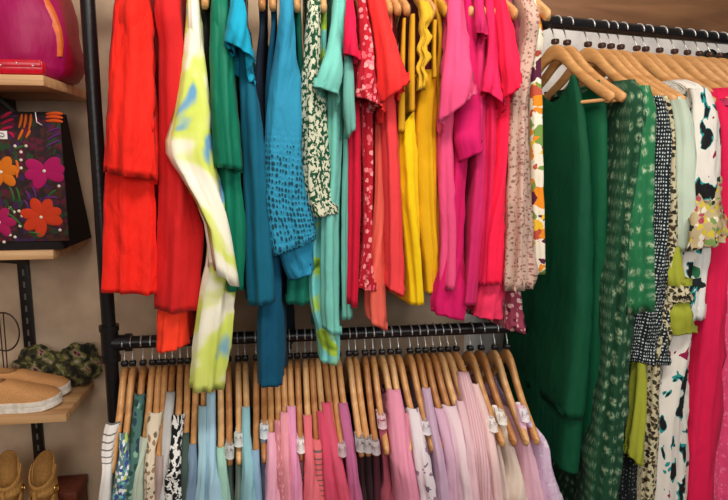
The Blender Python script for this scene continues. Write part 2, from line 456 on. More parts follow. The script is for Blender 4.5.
# ================================================================== the upper row
GU = 'tops and dresses on the upper rod'; HU = 'hangers on the upper rod'
def U(*a, **k): return garment(UPP, *a, hgroup=HU, **k)
RED = fabric((236, 34, 20), bump=.55); CHERRY = fabric((205, 28, 30)); CORALRED = fabric((250, 62, 34))
U('blouse', 'bright orange-red blouse with wide loose sleeve, leftmost on the upper rod', 'blouse', GU, RED,
  [(120, 144, 0), (118, 150, 60), (107, 156, 180), (106, 157, 240), (104, 291, 156, 294)], smax=.225, backw=.3, wl=.05, amp=.006,
  sleeves=[('sleeve', RED, [(116, 148, -8), (111, 152, 20), (107, 156, 70), (104, 158, 120), (101, 172, 159, 180)], {'depth': .05, 'drop': .012, 'wl': .045, 'amp': .005, 's': (.21, .262)})])
U('tunic', 'cherry red tunic with a pleated orange-red underskirt beside the tie-dyed kimono', 'tunic', GU, CHERRY,
  [(156, 180, 0), (160, 186, 60), (160, 196, 190), (157, 250, 203, 240), (155, 309, 197, 311)], backw=.35, wl=.06, amp=.005, smax=.222,
  parts=[('underskirt', CORALRED, [(160, 186, 280), (157, 186, 318), (156, 352, 185, 346)], {'depth': .2, 's': (.19, .2), 'wl': .012, 'amp': .003})])
TD = ('noise', (9, 7), [(.34, (104, 158, 196)), (.40, (200, 214, 92)), (.47, (212, 222, 116)), (.54, (236, 232, 205)), (.68, (240, 236, 220)), (.74, (206, 218, 100))], False)
TIE = fabric((230, 230, 150), TD, bump=.1)
U('kimono', 'sheer white and lime tie-dyed kimono with blue blots, hanging lowest at left', 'kimono', GU, TIE,
  [(188, 197, 0), (190, 203, 60), (196, 212, 150), (204, 226, 200), (206, 232, 250), (198, 235, 295), (191, 232, 345), (188, 388, 222, 390)], backw=.4, amp=.005, smax=.235,
  sleeves=[('sleeve', TIE, [(187, 198, -5), (184, 203, 40), (176, 209, 100), (165, 147, 215, 156), (183, 180, 221, 196), (205, 222, 229, 238), (213, 270, 237, 287)], {'depth': .04, 'amp': .004, 's': (.22, .285), 'both': False, 'wl': .06})])
U('camisole', 'black strappy camisole almost hidden between kimono and green top', 'camisole', GU, fabric((28, 28, 24)),
  [(202, 208, 22), (200, 209, 90), (200, 209, 190), (204, 250, 212, 250)], tip=205, smax=.17, backw=.8)
EMER = fabric((0, 112, 84), rough=.6)
U('blouse', 'emerald green satin blouse with straight sleeve beside the kimono', 'blouse', GU, EMER,
  [(211, 227, 0), (213, 234, 60), (214, 240, 160), (216, 246, 230), (219, 288, 244, 290)], backw=.5, smax=.222,
  sleeves=[('sleeve', EMER, [(211, 227, -5), (209, 233, 50), (210, 238, 110), (214, 167, 243, 170)], {'depth': .05, 'drop': .008, 'amp': .004})])
TURQ = fabric((16, 156, 190)); TEAL = fabric((8, 94, 120)); DTEAL = fabric((2, 76, 106))
U('blouse', 'turquoise blouse with flared cap sleeve and teal body', 'blouse', GU, TEAL,
  [(232, 242, 0), (238, 252, 60), (240, 262, 120), (243, 270, 180), (246, 275, 250), (249, 306, 277, 299)], backw=.4, smax=.22,
  sleeves=[('sleeve', TURQ, [(231, 242, -6), (227, 248, 22), (223, 41, 254, 58)], {'depth': .05, 'drop': .055, 'amp': .003, 's': (.215, .275)}),])
U('camisole', 'navy spaghetti-strap camisole on the bare hanger right of turquoise sleeve', 'camisole', GU, fabric((16, 30, 48)),
  [(259, 265, 20), (256, 262, 60), (256, 262, 100), (262, 268, 180), (266, 200, 270, 200)], tip=262, smax=.175, backw=.8)
U('dress', 'long petrol blue dress whose hem hangs over the lower hangers', 'dress', GU, DTEAL,
  [(271, 276, 20), (266, 272, 80), (265, 275, 180), (262, 281, 280), (257, 283, 315), (257, 283, 360), (258, 383, 282, 385)], tip=273, smax=.19, backw=.5, amp=.003)
KN = fabric((42, 140, 176), ('crochet', 125, .42), bump=.5); KNP = fabric((36, 134, 172), bump=.7, weave=420)
U('sweater', 'sky blue knitted sweater with open crochet hem', 'sweater', GU, KN,
  [(280, 293, 0), (275, 297, 50), (268, 301, 100), (264, 160, 304, 166), (263, 205, 314, 212), (272, 257, 316, 239)], backw=.3, smax=.232, amp=.003, wl=.06,
  parts=[('cuff', KNP, [(277, 235, 313, 230), (280, 256, 314, 250), (291, 280, 315, 269)], {'depth': .06, 's': (.2, .205)})])
U('camisole', 'bottle green camisole showing only its hem under the knitted sweater', 'camisole', GU, fabric((8, 108, 88)),
  [(296, 301, 18), (298, 304, 80), (296, 308, 180), (288, 313, 250), (284, 303, 316, 303)], tip=297, smax=.17, backw=.6)
LEAFP = ('noise', (120, 85), [(.0, (20, 70, 45)), (.46, (34, 92, 60)), (.5, (205, 205, 180)), (1, (222, 218, 196))], True)
U('shirt', 'cream shirt with dark green leaf print', 'shirt', GU, fabric((210, 205, 180), LEAFP),
  [(307, 321, 0), (303, 321, 60), (301, 326, 110), (303, 329, 170), (306, 198, 333, 200), (313, 217, 337, 214)], backw=.5, smax=.235, wl=.06)
AQUA = fabric((120, 205, 200), ('noise', (9, 16), [(.3, (40, 90, 30)), (.42, (170, 205, 60)), (.5, (120, 205, 200)), (.8, (110, 205, 205))], False))
U('dress', 'aqua and lime tie-dyed dress with its hem just above the lower hangers', 'dress', GU, AQUA,
  [(321, 327, 22), (318, 325, 80), (314, 323, 180), (308, 322, 260), (309, 324, 300), (316, 339, 335), (319, 361, 340, 363)], tip=324, smax=.185, backw=.5)
MINT = fabric((112, 192, 178)); MINT2 = fabric((100, 162, 150))
U('tee_shirt', 'mint green tee with pointed short sleeve', 'tee shirt', GU, MINT,
  [(335, 344, 0), (327, 343, 100), (325, 341, 170), (321, 338, 220), (321, 338, 290), (323, 328, 341, 335)], backw=.6, smax=.22,
  sleeves=[('sleeve', MINT, [(334, 343, -5), (328, 342, 40), (320, 68, 342, 72), (313, 87, 341, 96)], {'depth': .055, 'drop': .04})])
U('blouse', 'sage mint blouse with wavy cuff between mint tee and crimson top', 'blouse', GU, MINT2,
  [(344, 350, 0), (344, 351, 120), (341, 350, 200), (341, 350, 270), (342, 320, 353, 318)], backw=.7, smax=.21,
  sleeves=[('sleeve', MINT2, [(344, 350, -4), (344, 352, 50), (343, 355, 100), (347, 138, 356, 126)], {'depth': .05})])
CRIM = fabric((205, 12, 52))
U('top', 'crimson top with short cap sleeve', 'top', GU, CRIM,
  [(347, 353, 0), (347, 358, 70), (348, 361, 140), (348, 360, 220), (346, 304, 358, 308)], backw=.6, smax=.22,
  sleeves=[('sleeve', fabric((225, 16, 66)), [(346, 353, -4), (344, 356, 28), (343, 54, 361, 61)], {'depth': .05, 'drop': .01})])
RP = fabric((176, 20, 40), ('floral', 62, .42, [(232, 120, 130), (222, 96, 108), (240, 150, 150)]))
U('blouse', 'dark red blouse with pink petal print and flutter sleeve', 'blouse', GU, RP,
  [(359, 365, 0), (362, 374, 60), (363, 374, 140), (364, 372, 220), (360, 374, 275), (358, 288, 375, 291)], backw=.5, smax=.22,
  sleeves=[('sleeve', RP, [(358, 365, -4), (360, 372, 40), (358, 376, 78), (355, 97, 379, 106)], {'depth': .05, 'drop': .012, 'ruffle': .006, 'wl': .02})])
SC = fabric((236, 46, 44)); 
U('tee_shirt', 'scarlet tee with wide plain sleeve pointing right', 'tee shirt', GU, fabric((228, 62, 66)),
  [(369, 384, 0), (380, 395, 100), (385, 400, 190), (386, 402, 260), (386, 287, 403, 297)], backw=.5, smax=.222,
  sleeves=[('sleeve', SC, [(366, 384, -5), (371, 390, 22), (375, 45, 397, 42), (378, 78, 404, 66), (379, 104, 411, 81)], {'depth': .055, 'drop': .045, 's': (.215, .275)})])
U('dress', 'coral dress with flared hem below the scarlet tee', 'dress', GU, fabric((228, 98, 82)),
  [(389, 393, 22), (376, 386, 110), (374, 385, 200), (364, 387, 285), (366, 317, 389, 331)], tip=390, smax=.19, backw=.5)
U('camisole', 'maroon camisole in the shade behind the yellow straps', 'camisole', GU, fabric((120, 18, 34)),
  [(389, 396, 25), (388, 398, 80), (388, 399, 180), (390, 270, 399, 270)], tip=399, smax=.15, backw=.8)
U('camisole', 'wine red camisole in the shade behind the ruffled strap', 'camisole', GU, fabric((112, 20, 36)),
  [(421, 428, 25), (422, 431, 80), (424, 432, 180), (426, 270, 433, 270)], tip=434, neck=412, smax=.13, backw=.8)
YEL = fabric((238, 200, 8)); GLD = fabric((222, 168, 10)); STR = fabric((205, 152, 24))
def straps(specs): return [('strap', STR, s, {'depth': .012, 'auto': 1, 'smax': .235, 'amp': .0008}) for s in specs]
U('jumpsuit', 'bright yellow strappy jumpsuit beside the scarlet tee', 'jumpsuit', GU, YEL,
  [(398, 130, 415, 104), (398, 158, 417, 148), (400, 419, 200), (406, 421, 250), (411, 305, 422, 304)], tip=408, neck=388, backw=.5, top=True, smax=.2, bodyname='body',
  parts=straps([[(403, 406, 18), (400, 405, 70), (398, 405, 132)], [(411, 415, 14), (409, 415, 60), (409, 415, 112)]]), hw=0)
U('dress', 'golden yellow dress with a ruffled strap', 'dress', GU, GLD,
  [(424, 437, 70), (418, 437, 112), (418, 437, 150), (420, 437, 210), (425, 438, 260), (427, 293, 437, 292)], tip=427, neck=405, backw=.5, top=True, smax=.2,
  parts=straps([[(433, 437, 20), (433, 436, 50), (433, 437, 78)]]) +
  [('ruffle', fabric((212, 170, 40)), [(418, 430, 2), (421, 435, 15), (419, 427, 27), (421, 431, 37), (417, 426, 48), (420, 430, 57), (416, 424, 68), (419, 428, 77), (418, 424, 90)], {'depth': .02, 'auto': 1, 'smax': .255, 'ruffle': .006, 'wl': .016, 'amp': .006})], hw=3)
U('camisole', 'mustard camisole squeezed in left of the pink tee', 'camisole', GU, fabric((200, 146, 20)),
  [(438, 442, 26), (436, 441, 80), (435, 441, 180), (436, 280, 441, 280)], tip=447, neck=424, smax=.18, backw=.7, hw=3)
PK = fabric((226, 76, 124)); MAG = fabric((206, 16, 96)); PLUM = fabric((200, 36, 98))
U('tee_shirt', 'candy pink tee with broad drooping sleeve', 'tee shirt', GU, PK,
  [(449, 461, 0), (444, 456, 80), (438, 452, 130), (438, 455, 190), (440, 456, 240), (438, 288, 455, 289)], backw=.5, smax=.22,
  sleeves=[('sleeve', PK, [(448, 463, -5), (446, 468, 40), (443, 72, 473, 75), (438, 123, 477, 93)], {'depth': .055, 'drop': .03, 's': (.215, .275)})])
U('top', 'magenta top with long pointed batwing sleeve', 'top', GU, MAG,
  [(464, 471, 0), (456, 470, 100), (449, 466, 180), (443, 464, 250), (432, 464, 290), (431, 311, 462, 320)], backw=.5, smax=.205,
  sleeves=[('sleeve', MAG, [(463, 471, -5), (460, 478, 70), (453, 480, 115), (453, 481, 140), (457, 162, 484, 149)], {'depth': .04, 's': (.2, .24), 'wl': .05})])
U('top', 'deep pink top with rolled cap sleeve and split side', 'top', GU, PLUM,
  [(474, 483, 0), (476, 486, 90), (474, 486, 170), (470, 484, 220), (467, 479, 270), (464, 304, 476, 305)], backw=.5, smax=.22,
  sleeves=[('sleeve', PLUM, [(473, 483, -4), (475, 486, 20), (476, 33, 488, 36)], {'depth': .05, 'drop': .02, 's': (.215, .25)})])
U('tee_shirt', 'raspberry pink tee just left of the neon one', 'tee shirt', GU, fabric((218, 26, 80)),
  [(486, 493, 0), (486, 497, 110), (485, 495, 170), (482, 490, 230), (478, 284, 489, 285)], backw=.6, smax=.22,
  sleeves=[('sleeve', fabric((224, 32, 88)), [(485, 494, -4), (488, 500, 45), (484, 503, 78), (482, 91, 506, 110)], {'depth': .05, 'drop': .035, 's': (.21, .25)})])
NEON = fabric((246, 26, 70))
U('tee_shirt', 'neon pink-red tee with ruffled underskirt', 'tee shirt', GU, NEON,
  [(497, 505, 4), (498, 509, 80), (495, 507, 170), (484, 505, 230), (480, 284, 505, 282)], backw=.45, smax=.222,
  sleeves=[('sleeve', NEON, [(494, 505, -2), (497, 513, 30), (500, 518, 62), (503, 99, 522, 82)], {'depth': .055, 'drop': .04, 's': (.215, .275)})],
  parts=[('underskirt', fabric((230, 48, 90)), [(480, 504, 274), (476, 504, 298), (472, 316, 503, 318)], {'depth': .12, 's': (.19, .2), 'wl': .012, 'amp': .0025})])
MFL = fabric((150, 60, 82), ('floral', 60, .4, [(225, 170, 170), (90, 30, 50), (232, 200, 190)]))
U('dress', 'plum floral dress peeping out below the beige print dress', 'dress', GU, MFL,
  [(513, 519, 22), (514, 521, 60), (508, 515, 120), (506, 514, 200), (505, 518, 270), (506, 329, 523, 333)], tip=516, neck=482, smax=.185, backw=.6)
BEI = fabric((200, 168, 152), ('floral', 110, .36, [(150, 100, 94), (168, 116, 106), (128, 104, 84)], .006))
U('dress', 'beige dress with tiny dark flowers and gathered neckline', 'dress', GU, BEI,
  [(524, 537, 10), (522, 535, 45), (511, 529, 95), (508, 530, 165), (507, 531, 220), (503, 291, 534, 287)], backw=.5, smax=.232, tip=531, amp=.005, wl=.025)
MUL = fabric((236, 226, 205), ('floral', 34, .66, [(232, 140, 30), (120, 150, 70), (90, 30, 60), (236, 190, 50), (190, 80, 60), (236, 226, 205)], .02))
U('blouse', 'white blouse with orange, green and purple fruit print at the right end', 'blouse', GU, MUL,
  [(533, 542, 32), (531, 540, 60), (530, 541, 100), (531, 542, 165), (532, 543, 230), (534, 275, 543, 273)], backw=.6, smax=.2, tip=549, neck=518)

# ================================================================== the right-hand rod
GR = 'long dresses on the right-hand rod'; HR = 'hangers on the right-hand rod'
def R(*a, **k):
    k.setdefault('hw', 0); return garment(RGT, *a, hgroup=HR, bar=k['neck'] < 570, **k)
DG = fabric((0, 74, 46), rough=.75, sheen=0); DG2 = fabric((2, 84, 52), rough=.75, sheen=0)
R('dress', 'plain dark green sleeveless dress nearest the left end of the right rod', 'dress', GR, DG,
  [(572, 577, 75, .085), (577, 584, 110, .11), (579, 590, 165, .15), (577, 592, 250, .17), (573, 590, 330, .18), (564, 584, 417, .19)], neck=555, tip=613, backw=.8, scoop=.07, amp=.002, wl=.07,
  parts=[('lower_tier', DG, [(566, 584, 400), (563, 581, 440), (561, 579, 470)], {'depth': .33, 's': (.175, .178), 'amp': .0015, 'wl': .08})])
R('dress', 'second plain green dress, brighter, right of the dark green sleeveless one', 'dress', GR, DG2,
  [(594, 601, 80, .13), (597, 606, 110, .15), (597, 607, 170, .17), (595, 606, 300, .175), (588, 600, 460, .18)], neck=567, tip=624, backw=.8, scoop=.06, amp=.002, wl=.07)
FE_SHADED = fabric((20, 68, 44), ('feather', 40, (150, 172, 138), (76, 120, 88)))  # feather print for the body, its shaded side put into the colour
FE_LIT = fabric((30, 108, 66), ('feather', 40, (170, 192, 156), (84, 140, 100)))  # same print brighter, light on the sleeve put into the colour
R('dress', 'green maxi dress with pale peacock feather print and long sleeve', 'dress', GR, FE_SHADED,
  [(622, 634, 80), (630, 644, 98), (626, 642, 150), (616, 634, 230), (606, 627, 356), (592, 620, 490), (584, 618, 570)], neck=588, tip=650, backw=.9, wl=.05, amp=.006,
  sleeves=[('sleeve', FE_LIT, [(634, 648, 86), (634, 654, 115), (631, 653, 180), (629, 651, 240), (629, 315, 649, 304)], {'depth': .06, 'both': False, 'amp': .005})])
GEO = fabric((20, 28, 34), ('dots', (150, 100), .28, (200, 212, 208), .25)); GEO2 = fabric((16, 22, 26), ('dots', (110, 75), .2, (120, 130, 126), .3))
CHART = fabric((160, 166, 52))
R('dress', 'black dress with small white geometric print in tiers', 'dress', GR, GEO,
  [(651, 661, 96), (655, 667, 120), (652, 667, 165), (650, 665, 225), (640, 668, 285), (631, 670, 330), (627, 361, 669, 364)], neck=602, tip=666, backw=.4, smax=.225,
  parts=[('lower_tier', GEO2, [(628, 650, 340), (624, 642, 400), (620, 636, 460), (616, 634, 560)], {'depth': .3, 's': (.19, .195)})])
BRF = fabric((206, 196, 160), ('floral', 75, .5, [(40, 34, 26), (84, 66, 44), (60, 60, 40)], .012))
R('dress', 'cream dress with black flowers and chartreuse ruffles behind geometric one', 'dress', GR, BRF,
  [(657, 667, 96), (664, 673, 125), (665, 675, 190), (664, 676, 245), (655, 672, 320), (648, 659, 365), (645, 656, 430), (640, 651, 500), (636, 650, 570)], neck=611, tip=676, backw=.8, smax=.225,
  parts=[('ruffle', CHART, [(665, 677, 246), (668, 682, 275), (668, 286, 686, 284)], {'depth': .05, 's': (.225, .245), 'ruffle': .004, 'wl': .02}),
         ('ruffle', CHART, [(667, 682, 296), (669, 688, 312), (670, 335, 691, 330)], {'depth': .05, 's': (.225, .245), 'ruffle': .004, 'wl': .02}),
         ('trim', BRF, [(666, 684, 280), (668, 687, 292), (669, 302, 690, 300)], {'depth': .05, 's': (.235, .25), 'ruffle': .004, 'wl': .02}),
         ('sash', CHART, [(638, 645, 362), (634, 645, 400), (630, 643, 440), (627, 457, 642, 465)], {'depth': .03, 's': (.232, .24)})])
PM = fabric((200, 216, 196), rough=.6)
R('dress', 'pale mint satin dress with long narrow sleeve', 'dress', GR, PM,
  [(668, 680, 97), (675, 689, 125), (675, 690, 180), (673, 689, 230), (668, 684, 300), (658, 672, 400), (654, 664, 570)], neck=621, tip=684, backw=.7, smax=.2,
  sleeves=[('sleeve', PM, [(670, 684, 100), (676, 691, 130), (675, 691, 190), (677, 252, 689, 250)], {'depth': .05, 'both': False, 's': (.225, .235)})])
WB = fabric((232, 226, 216), ('noise', (24, 13), [(0, (22, 20, 22)), (.38, (26, 24, 26)), (.42, (30, 150, 150)), (.445, (232, 226, 216)), (.66, (234, 228, 220)), (.665, (150, 20, 70)), (.74, (40, 20, 26))], True))
R('dress', 'white dress with black, teal and wine brush print and elbow sleeve', 'dress', GR, WB,
  [(672, 684, 80), (690, 704, 93), (692, 708, 140), (684, 700, 240), (676, 694, 300), (670, 689, 335), (660, 688, 385), (652, 687, 430), (648, 686, 500), (644, 686, 570)], neck=637, tip=706, backw=.6, smax=.215,
  sleeves=[('sleeve', WB, [(690, 704, 88), (693, 715, 110), (691, 719, 150), (691, 716, 180), (692, 203, 714, 196)], {'depth': .06, 'both': False, 's': (.225, .25)})])
FRL = fabric((190, 170, 130), ('floral', 55, .5, [(40, 40, 34), (214, 190, 60), (176, 70, 90), (120, 150, 80), (230, 220, 200)], .015))
WFL = fabric((226, 226, 220), ('floral', 18, .42, [(40, 110, 70), (190, 30, 70), (30, 40, 40), (226, 226, 220)], .03))
R('tunic', 'white tunic with leafy bands and a frilled pastel floral sleeve', 'tunic', GR, WFL,
  [(700, 708, 92), (703, 714, 120), (700, 716, 200), (692, 708, 250), (684, 320, 703, 318)], neck=646, tip=716, backw=.7, smax=.225,
  sleeves=[('sleeve', FRL, [(698, 718, 176), (692, 722, 205), (689, 726, 228), (686, 251, 727, 239)], {'depth': .06, 'both': False, 's': (.24, .27), 'ruffle': .006, 'wl': .03})])
R('dress', 'crimson pleated maxi dress second from the right edge', 'dress', GR, fabric((222, 26, 78)),
  [(716, 728, 88), (720, 733, 130), (718, 732, 200), (708, 726, 260), (702, 722, 320), (694, 718, 400), (687, 708, 500), (684, 704, 570)], neck=660, tip=732, backw=.8, smax=.225, wl=.02)
R('dress', 'rose pink textured dress cut by the right edge of the photo', 'dress', GR, fabric((232, 74, 122), ('dots', (70, 60), .3, (240, 110, 150), 1.0), bump=.6),
  [(728, 742, 98), (736, 750, 130), (730, 748, 220), (720, 742, 300), (717, 740, 340), (712, 738, 420), (707, 738, 500), (704, 738, 570)], neck=675, tip=745, backw=.8, smax=.225)
for nk, col, lab in ((688, (214, 60, 96), 'dusty red dress right behind the rose textured one'), (700, (226, 60, 120), 'hot pink dress, third from the outer end of the right rod'),
                     (711, (200, 120, 130), 'muted rose dress, second from the outer end of the right rod'), (721, (230, 90, 120), 'bright rose dress outermost on the right rod')):
    nx = 157+(nk-157)*1.146
    R('dress', lab, 'dress', GR, fabric(col), [(nx-8, nx+6, 103), (nx-3, nx+9, 140), (nx-8, nx+6, 300), (nx-22, nx-4, 560)], neck=nk, tip=nx, backw=.8, smax=.225)

# ================================================================== the lower row
GL = 'pastel garments on the lower rod'; HL = 'hangers on the lower rod'
def L(neck, tip, name, label, cat, mat, pts, **k):
    """pts: (centre x, y, width); runs on straight below the frame"""
    rows = [(x-w/2, x+w/2, y) for x, y, w in pts]
    x, y, w = pts[-1]; px, py, pw = pts[-2]
    sl = max(-.35, min(.35, (x-px)/max(1, y-py)))
    rows += [(x+sl*45-w*.56, x+sl*45+w*.56, y+50), (x+sl*80-w*.6, x+sl*80+w*.6, 610)]
    k.setdefault('amp', .0028); k.setdefault('wl', .022); k.setdefault('backw', .8); k.setdefault('scoop', .05)
    return garment(LOW, name, label, cat, GL, mat, rows, neck=neck, tip=tip, hgroup=HL, **k)
def bare(neck, tip, y, name, label, col, bx_, bw, mat=None, sl=14, mid=None, **k):   # strap hung inside the tip, the tip stays bare
    pale = tuple(int(c+(238-c)*.62) for c in col); xa = lambda q: neck+(tip-neck)*(q-352)/110
    st = ('strap', fabric(pale), [(xa(q)-w/2, xa(q)+w/2, q) for q, w in ((y, 9.2), (y+sl*.5, 9.6), (y+sl, 9.2))], {'depth': .03, 'auto': 1, 'smax': .245, 'amp': .0006, 'top': True})
    return L(neck, tip, name, label, 'blouse' if name == 'blouse' else 'top', mat or fabric(col), [(xa(y+4), y+4, 7), (xa(y+12), y+12, 7)]+(mid or [(tip, 478, 6.5)])+[(bx_, 500, bw)], smax=.18, parts=[st], **k)
F = fabric
L(124, 111, 'shirt', 'white shirt with grey shoulder stripes at the left end of the lower rod', 'shirt', F((226, 222, 218), ('stripe', (0, 32), (110, 106, 106), .1, .075)), [(113, 421, 13), (108, 438, 12), (106, 470, 9), (104, 500, 11)])
L(132, 121, 'blouse', 'blue, lime and white flower-print blouse second from left on lower rod', 'blouse', F((84, 126, 134), ('floral', 110, .5, [(190, 205, 90), (225, 230, 230), (60, 70, 140), (110, 190, 190)], .01)), [(123, 432, 8), (124, 455, 11), (122, 475, 14), (120, 500, 17)])
L(142.5, 132, 'blouse', 'dark sea-green patterned blouse third from left on lower rod', 'blouse', F((70, 110, 105), ('floral', 80, .45, [(40, 60, 80), (130, 170, 150), (40, 80, 60)])), [(140, 393, 11), (136, 430, 10), (134, 465, 9), (131, 500, 10)])
L(152, 141, 'tank_top', 'pale sage tank top left of the lace-yoke one', 'top', F((176, 190, 172)), [(145, 436, 9), (141, 455, 8), (137, 475, 11), (136, 500, 13)])
L(159, 150, 'blouse', 'cream blouse with printed lace yoke', 'blouse', F((216, 202, 178), ('floral', 70, .33, [(150, 120, 90), (110, 100, 80)])), [(156, 411, 13), (153, 430, 14), (150, 452, 9), (149, 475, 10), (149, 500, 11)])
L(165, 158, 'tank_top', 'taupe tank top right of the lace-yoke blouse', 'top', F((166, 146, 140)), [(160, 455, 6), (159, 475, 8), (158, 500, 10)])
L(172, 166, 'shirt', 'light grey shirt left of the black and white one', 'shirt', F((188, 188, 186)), [(171, 391, 9), (168, 420, 9), (166, 450, 8), (163, 500, 10)])
L(180, 175, 'blouse', 'white blouse with dense black leaf print', 'blouse', F((226, 226, 222), ('noise', (110, 90), [(0, (20, 22, 24)), (.5, (228, 228, 224))], True)), [(178, 413, 14), (176, 440, 12), (175, 466, 13), (173, 480, 17), (174, 500, 17)])
L(187.5, 184, 'tank_top', 'dark grey-green tank top right of black and white leaf print', 'top', F((66, 84, 78)), [(186, 432, 6), (185, 465, 7), (184, 500, 8)])
L(196, 192, 'shirt', 'slate blue shirt just left of the ice blue shirt', 'shirt', F((118, 142, 166)), [(192, 443, 8), (192, 465, 10), (190, 500, 14)])
L(204, 202, 'shirt', 'ice blue shirt left of the widest pale blue one', 'shirt', F((158, 196, 210)), [(203, 405, 8), (203, 430, 10), (202, 465, 9), (200, 500, 11)])
L(212, 212, 'blouse', 'wide pale blue blouse beneath the hem of the tie-dyed kimono', 'blouse', F((164, 202, 222)), [(211, 391, 9), (211, 440, 9), (212, 470, 13), (214, 500, 21)])
L(220, 221, 'tank_top', 'mint tank top beside the wide pale blue blouse', 'top', F((160, 204, 188)), [(220.5, 446, 8), (222, 465, 9), (225, 500, 12)])
bare(228, 229.5, 444, 'camisole', 'grey-green camisole on bare-tipped hanger right of mint tank top', (96, 108, 100), 231, 8)
bare(238, 239, 432, 'camisole', 'pewter camisole with white strap, just left of aqua blouse', (150, 160, 150), 239, 9)
L(245, 248, 'blouse', 'soft aqua blouse with flaring side under petrol hem', 'blouse', F((140, 188, 198)), [(246, 406, 8), (246, 435, 9), (248, 468, 12), (250, 500, 20)])
L(256, 256, 'shirt', 'steel blue shirt right of the aqua blouse', 'shirt', F((136, 172, 200)), [(255, 449, 7), (256, 472, 9), (258, 500, 9)])
bare(263.5, 264.5, 424, 'camisole', 'dusk blue camisole with white strap, left of palest pink top', (150, 168, 184), 264, 6)
L(269.5, 272, 'tank_top', 'palest pink tank top, first pink from the left', 'top', F((232, 168, 190)), [(272, 431, 9), (271.5, 455, 10), (272, 480, 14), (273, 500, 18)])
L(276.5, 280, 'top', 'dusty rose lace top', 'top', F((200, 124, 134), ('dots', (120, 60), .3, (226, 160, 166), .4), bump=.7), [(278, 419, 8), (280, 460, 7), (282, 500, 9)])
L(283, 287, 'shirt', 'powder pink shirt right of rose lace', 'shirt', F((232, 154, 168)), [(285, 411, 9), (286, 455, 9), (288, 500, 10)])
L(289.5, 294, 'shirt', 'orchid pink shirt, third plain pink from the left', 'shirt', F((228, 150, 188)), [(291, 405, 8), (293, 445, 10), (295, 475, 12), (296, 500, 14)])
bare(297, 301.5, 438, 'camisole', 'white camisole with small blossom print between orchid and coral', (226, 200, 200), 304, 7, F((230, 206, 206), ('floral', 80, .36, [(200, 110, 120), (110, 110, 120)])))
L(305, 310, 'top', 'coral pink top with flaring side', 'top', F((226, 112, 124)), [(307.5, 414, 8), (309, 450, 9), (311, 475, 13), (313, 500, 19)])
L(311.5, 318, 'top', 'coral top with dark grey shoulder band', 'top', F((222, 110, 116), ('stripe', (0, 22), (110, 92, 90), .14)), [(317, 438, 9), (318, 452, 8), (319, 470, 7), (322, 500, 9)])
L(317.5, 327, 'top', 'raspberry top, left of a pair', 'top', F((206, 72, 102)), [(321, 410, 9), (325, 445, 11), (328, 475, 15), (331, 500, 18)])
L(324, 337, 'top', 'deep rose top, right of the raspberry pair', 'top', F((212, 84, 110)), [(326, 401, 9), (333, 445, 11), (339, 475, 14), (344, 500, 16)])
bare(331, 343, 442, 'camisole', 'burgundy camisole between deep rose and mauve tops', (120, 46, 66), 348, 7)
L(338, 351, 'shirt', 'mauve shirt, last before the four bare hanger tips', 'shirt', F((186, 100, 142)), [(343, 402, 9), (348, 435, 10), (353, 475, 11), (356, 500, 13)])
bare(349, 362, 437, 'camisole', 'dark brown camisole with pale strap on first of four bare-tipped hangers', (58, 34, 36), 364, 7)
bare(355.5, 369, 438, 'camisole', 'black-brown camisole on second of four bare-tipped hangers', (46, 28, 32), 371, 7)
bare(365, 377, 440, 'camisole', 'maroon camisole on third of four bare-tipped hangers', (74, 32, 42), 378, 7)
bare(373, 387, 414, 'blouse', 'old rose blouse with pale pink strap, left of large pink shirt', (176, 86, 104), 389, 17)
L(382, 404, 'shirt', 'large soft pink shirt with broad shoulder', 'shirt', F((228, 146, 172)), [(394, 388, 12), (399, 425, 16), (404, 465, 20), (409, 500, 21)])
L(390.5, 410, 'top', 'antique pink top behind large soft pink shirt', 'top', F((204, 128, 146)), [(406, 412, 6), (411, 445, 6), (417, 500, 7)], smax=.2)
L(398.5, 422, 'blouse', 'white blouse with grey flower sketches', 'blouse', F((226, 214, 220), ('floral', 42, .4, [(150, 120, 140), (120, 104, 120), (226, 214, 220)], .02)), [(413, 407, 11), (418, 435, 13), (423, 465, 16), (429, 500, 18)])
bare(410, 433, 420, 'camisole', 'greyish lilac camisole on bare-tipped hanger right of sketch-flower blouse', (176, 156, 172), 438, 6)
L(418, 441, 'shirt', 'lilac shirt, leftmost of the lilac shoulders', 'shirt', F((196, 164, 188)), [(426, 387, 8), (433, 425, 9), (440, 460, 10), (445, 500, 13)])
L(425.5, 450, 'shirt', 'lilac-pink shirt with sharp sleeve fold', 'shirt', F((214, 172, 196)), [(439, 407, 10), (447, 437, 11), (452, 470, 11), (454, 500, 12)])
L(433, 461, 'shirt', 'whitish pink shirt with crisp shoulder', 'shirt', F((232, 206, 214)), [(449, 404, 13), (457, 430, 13), (462, 462, 13), (467, 500, 14)])
L(440.5, 470, 'shirt', 'blush shirt with narrow shoulder right of whitish pink one', 'shirt', F((228, 190, 198)), [(460, 400, 7), (469, 440, 8), (475, 500, 9)])
L(448, 482, 'blouse', 'pale rose striped blouse reaching highest on its hanger', 'blouse', F((226, 186, 192), ('stripe', (40, 0), (210, 160, 170), .3)), [(463, 371, 10), (473, 410, 13), (480, 450, 13), (485, 500, 18)])
L(456, 494, 'shirt', 'shell pink shirt with long sloping shoulder', 'shirt', F((232, 198, 196)), [(475, 383, 7), (485, 415, 9), (493, 455, 10), (498, 500, 11)])
bare(470, 503, 417, 'camisole', 'ivory camisole with white strap, leftmost of the last three bare tips', (220, 200, 190), 505, 9)
bare(481, 515, 410, 'blouse', 'cream blouse with white tie ring, middle of last three bare tips', (226, 208, 192), 516, 24, mid=[(514, 468, 12)])
L(494.5, 527, 'shirt', 'rose-white shirt left of the last garment on the lower rod', 'shirt', F((230, 182, 200)), [(520, 404, 7), (524, 430, 7), (531, 470, 13), (537, 500, 18)], smax=.19)
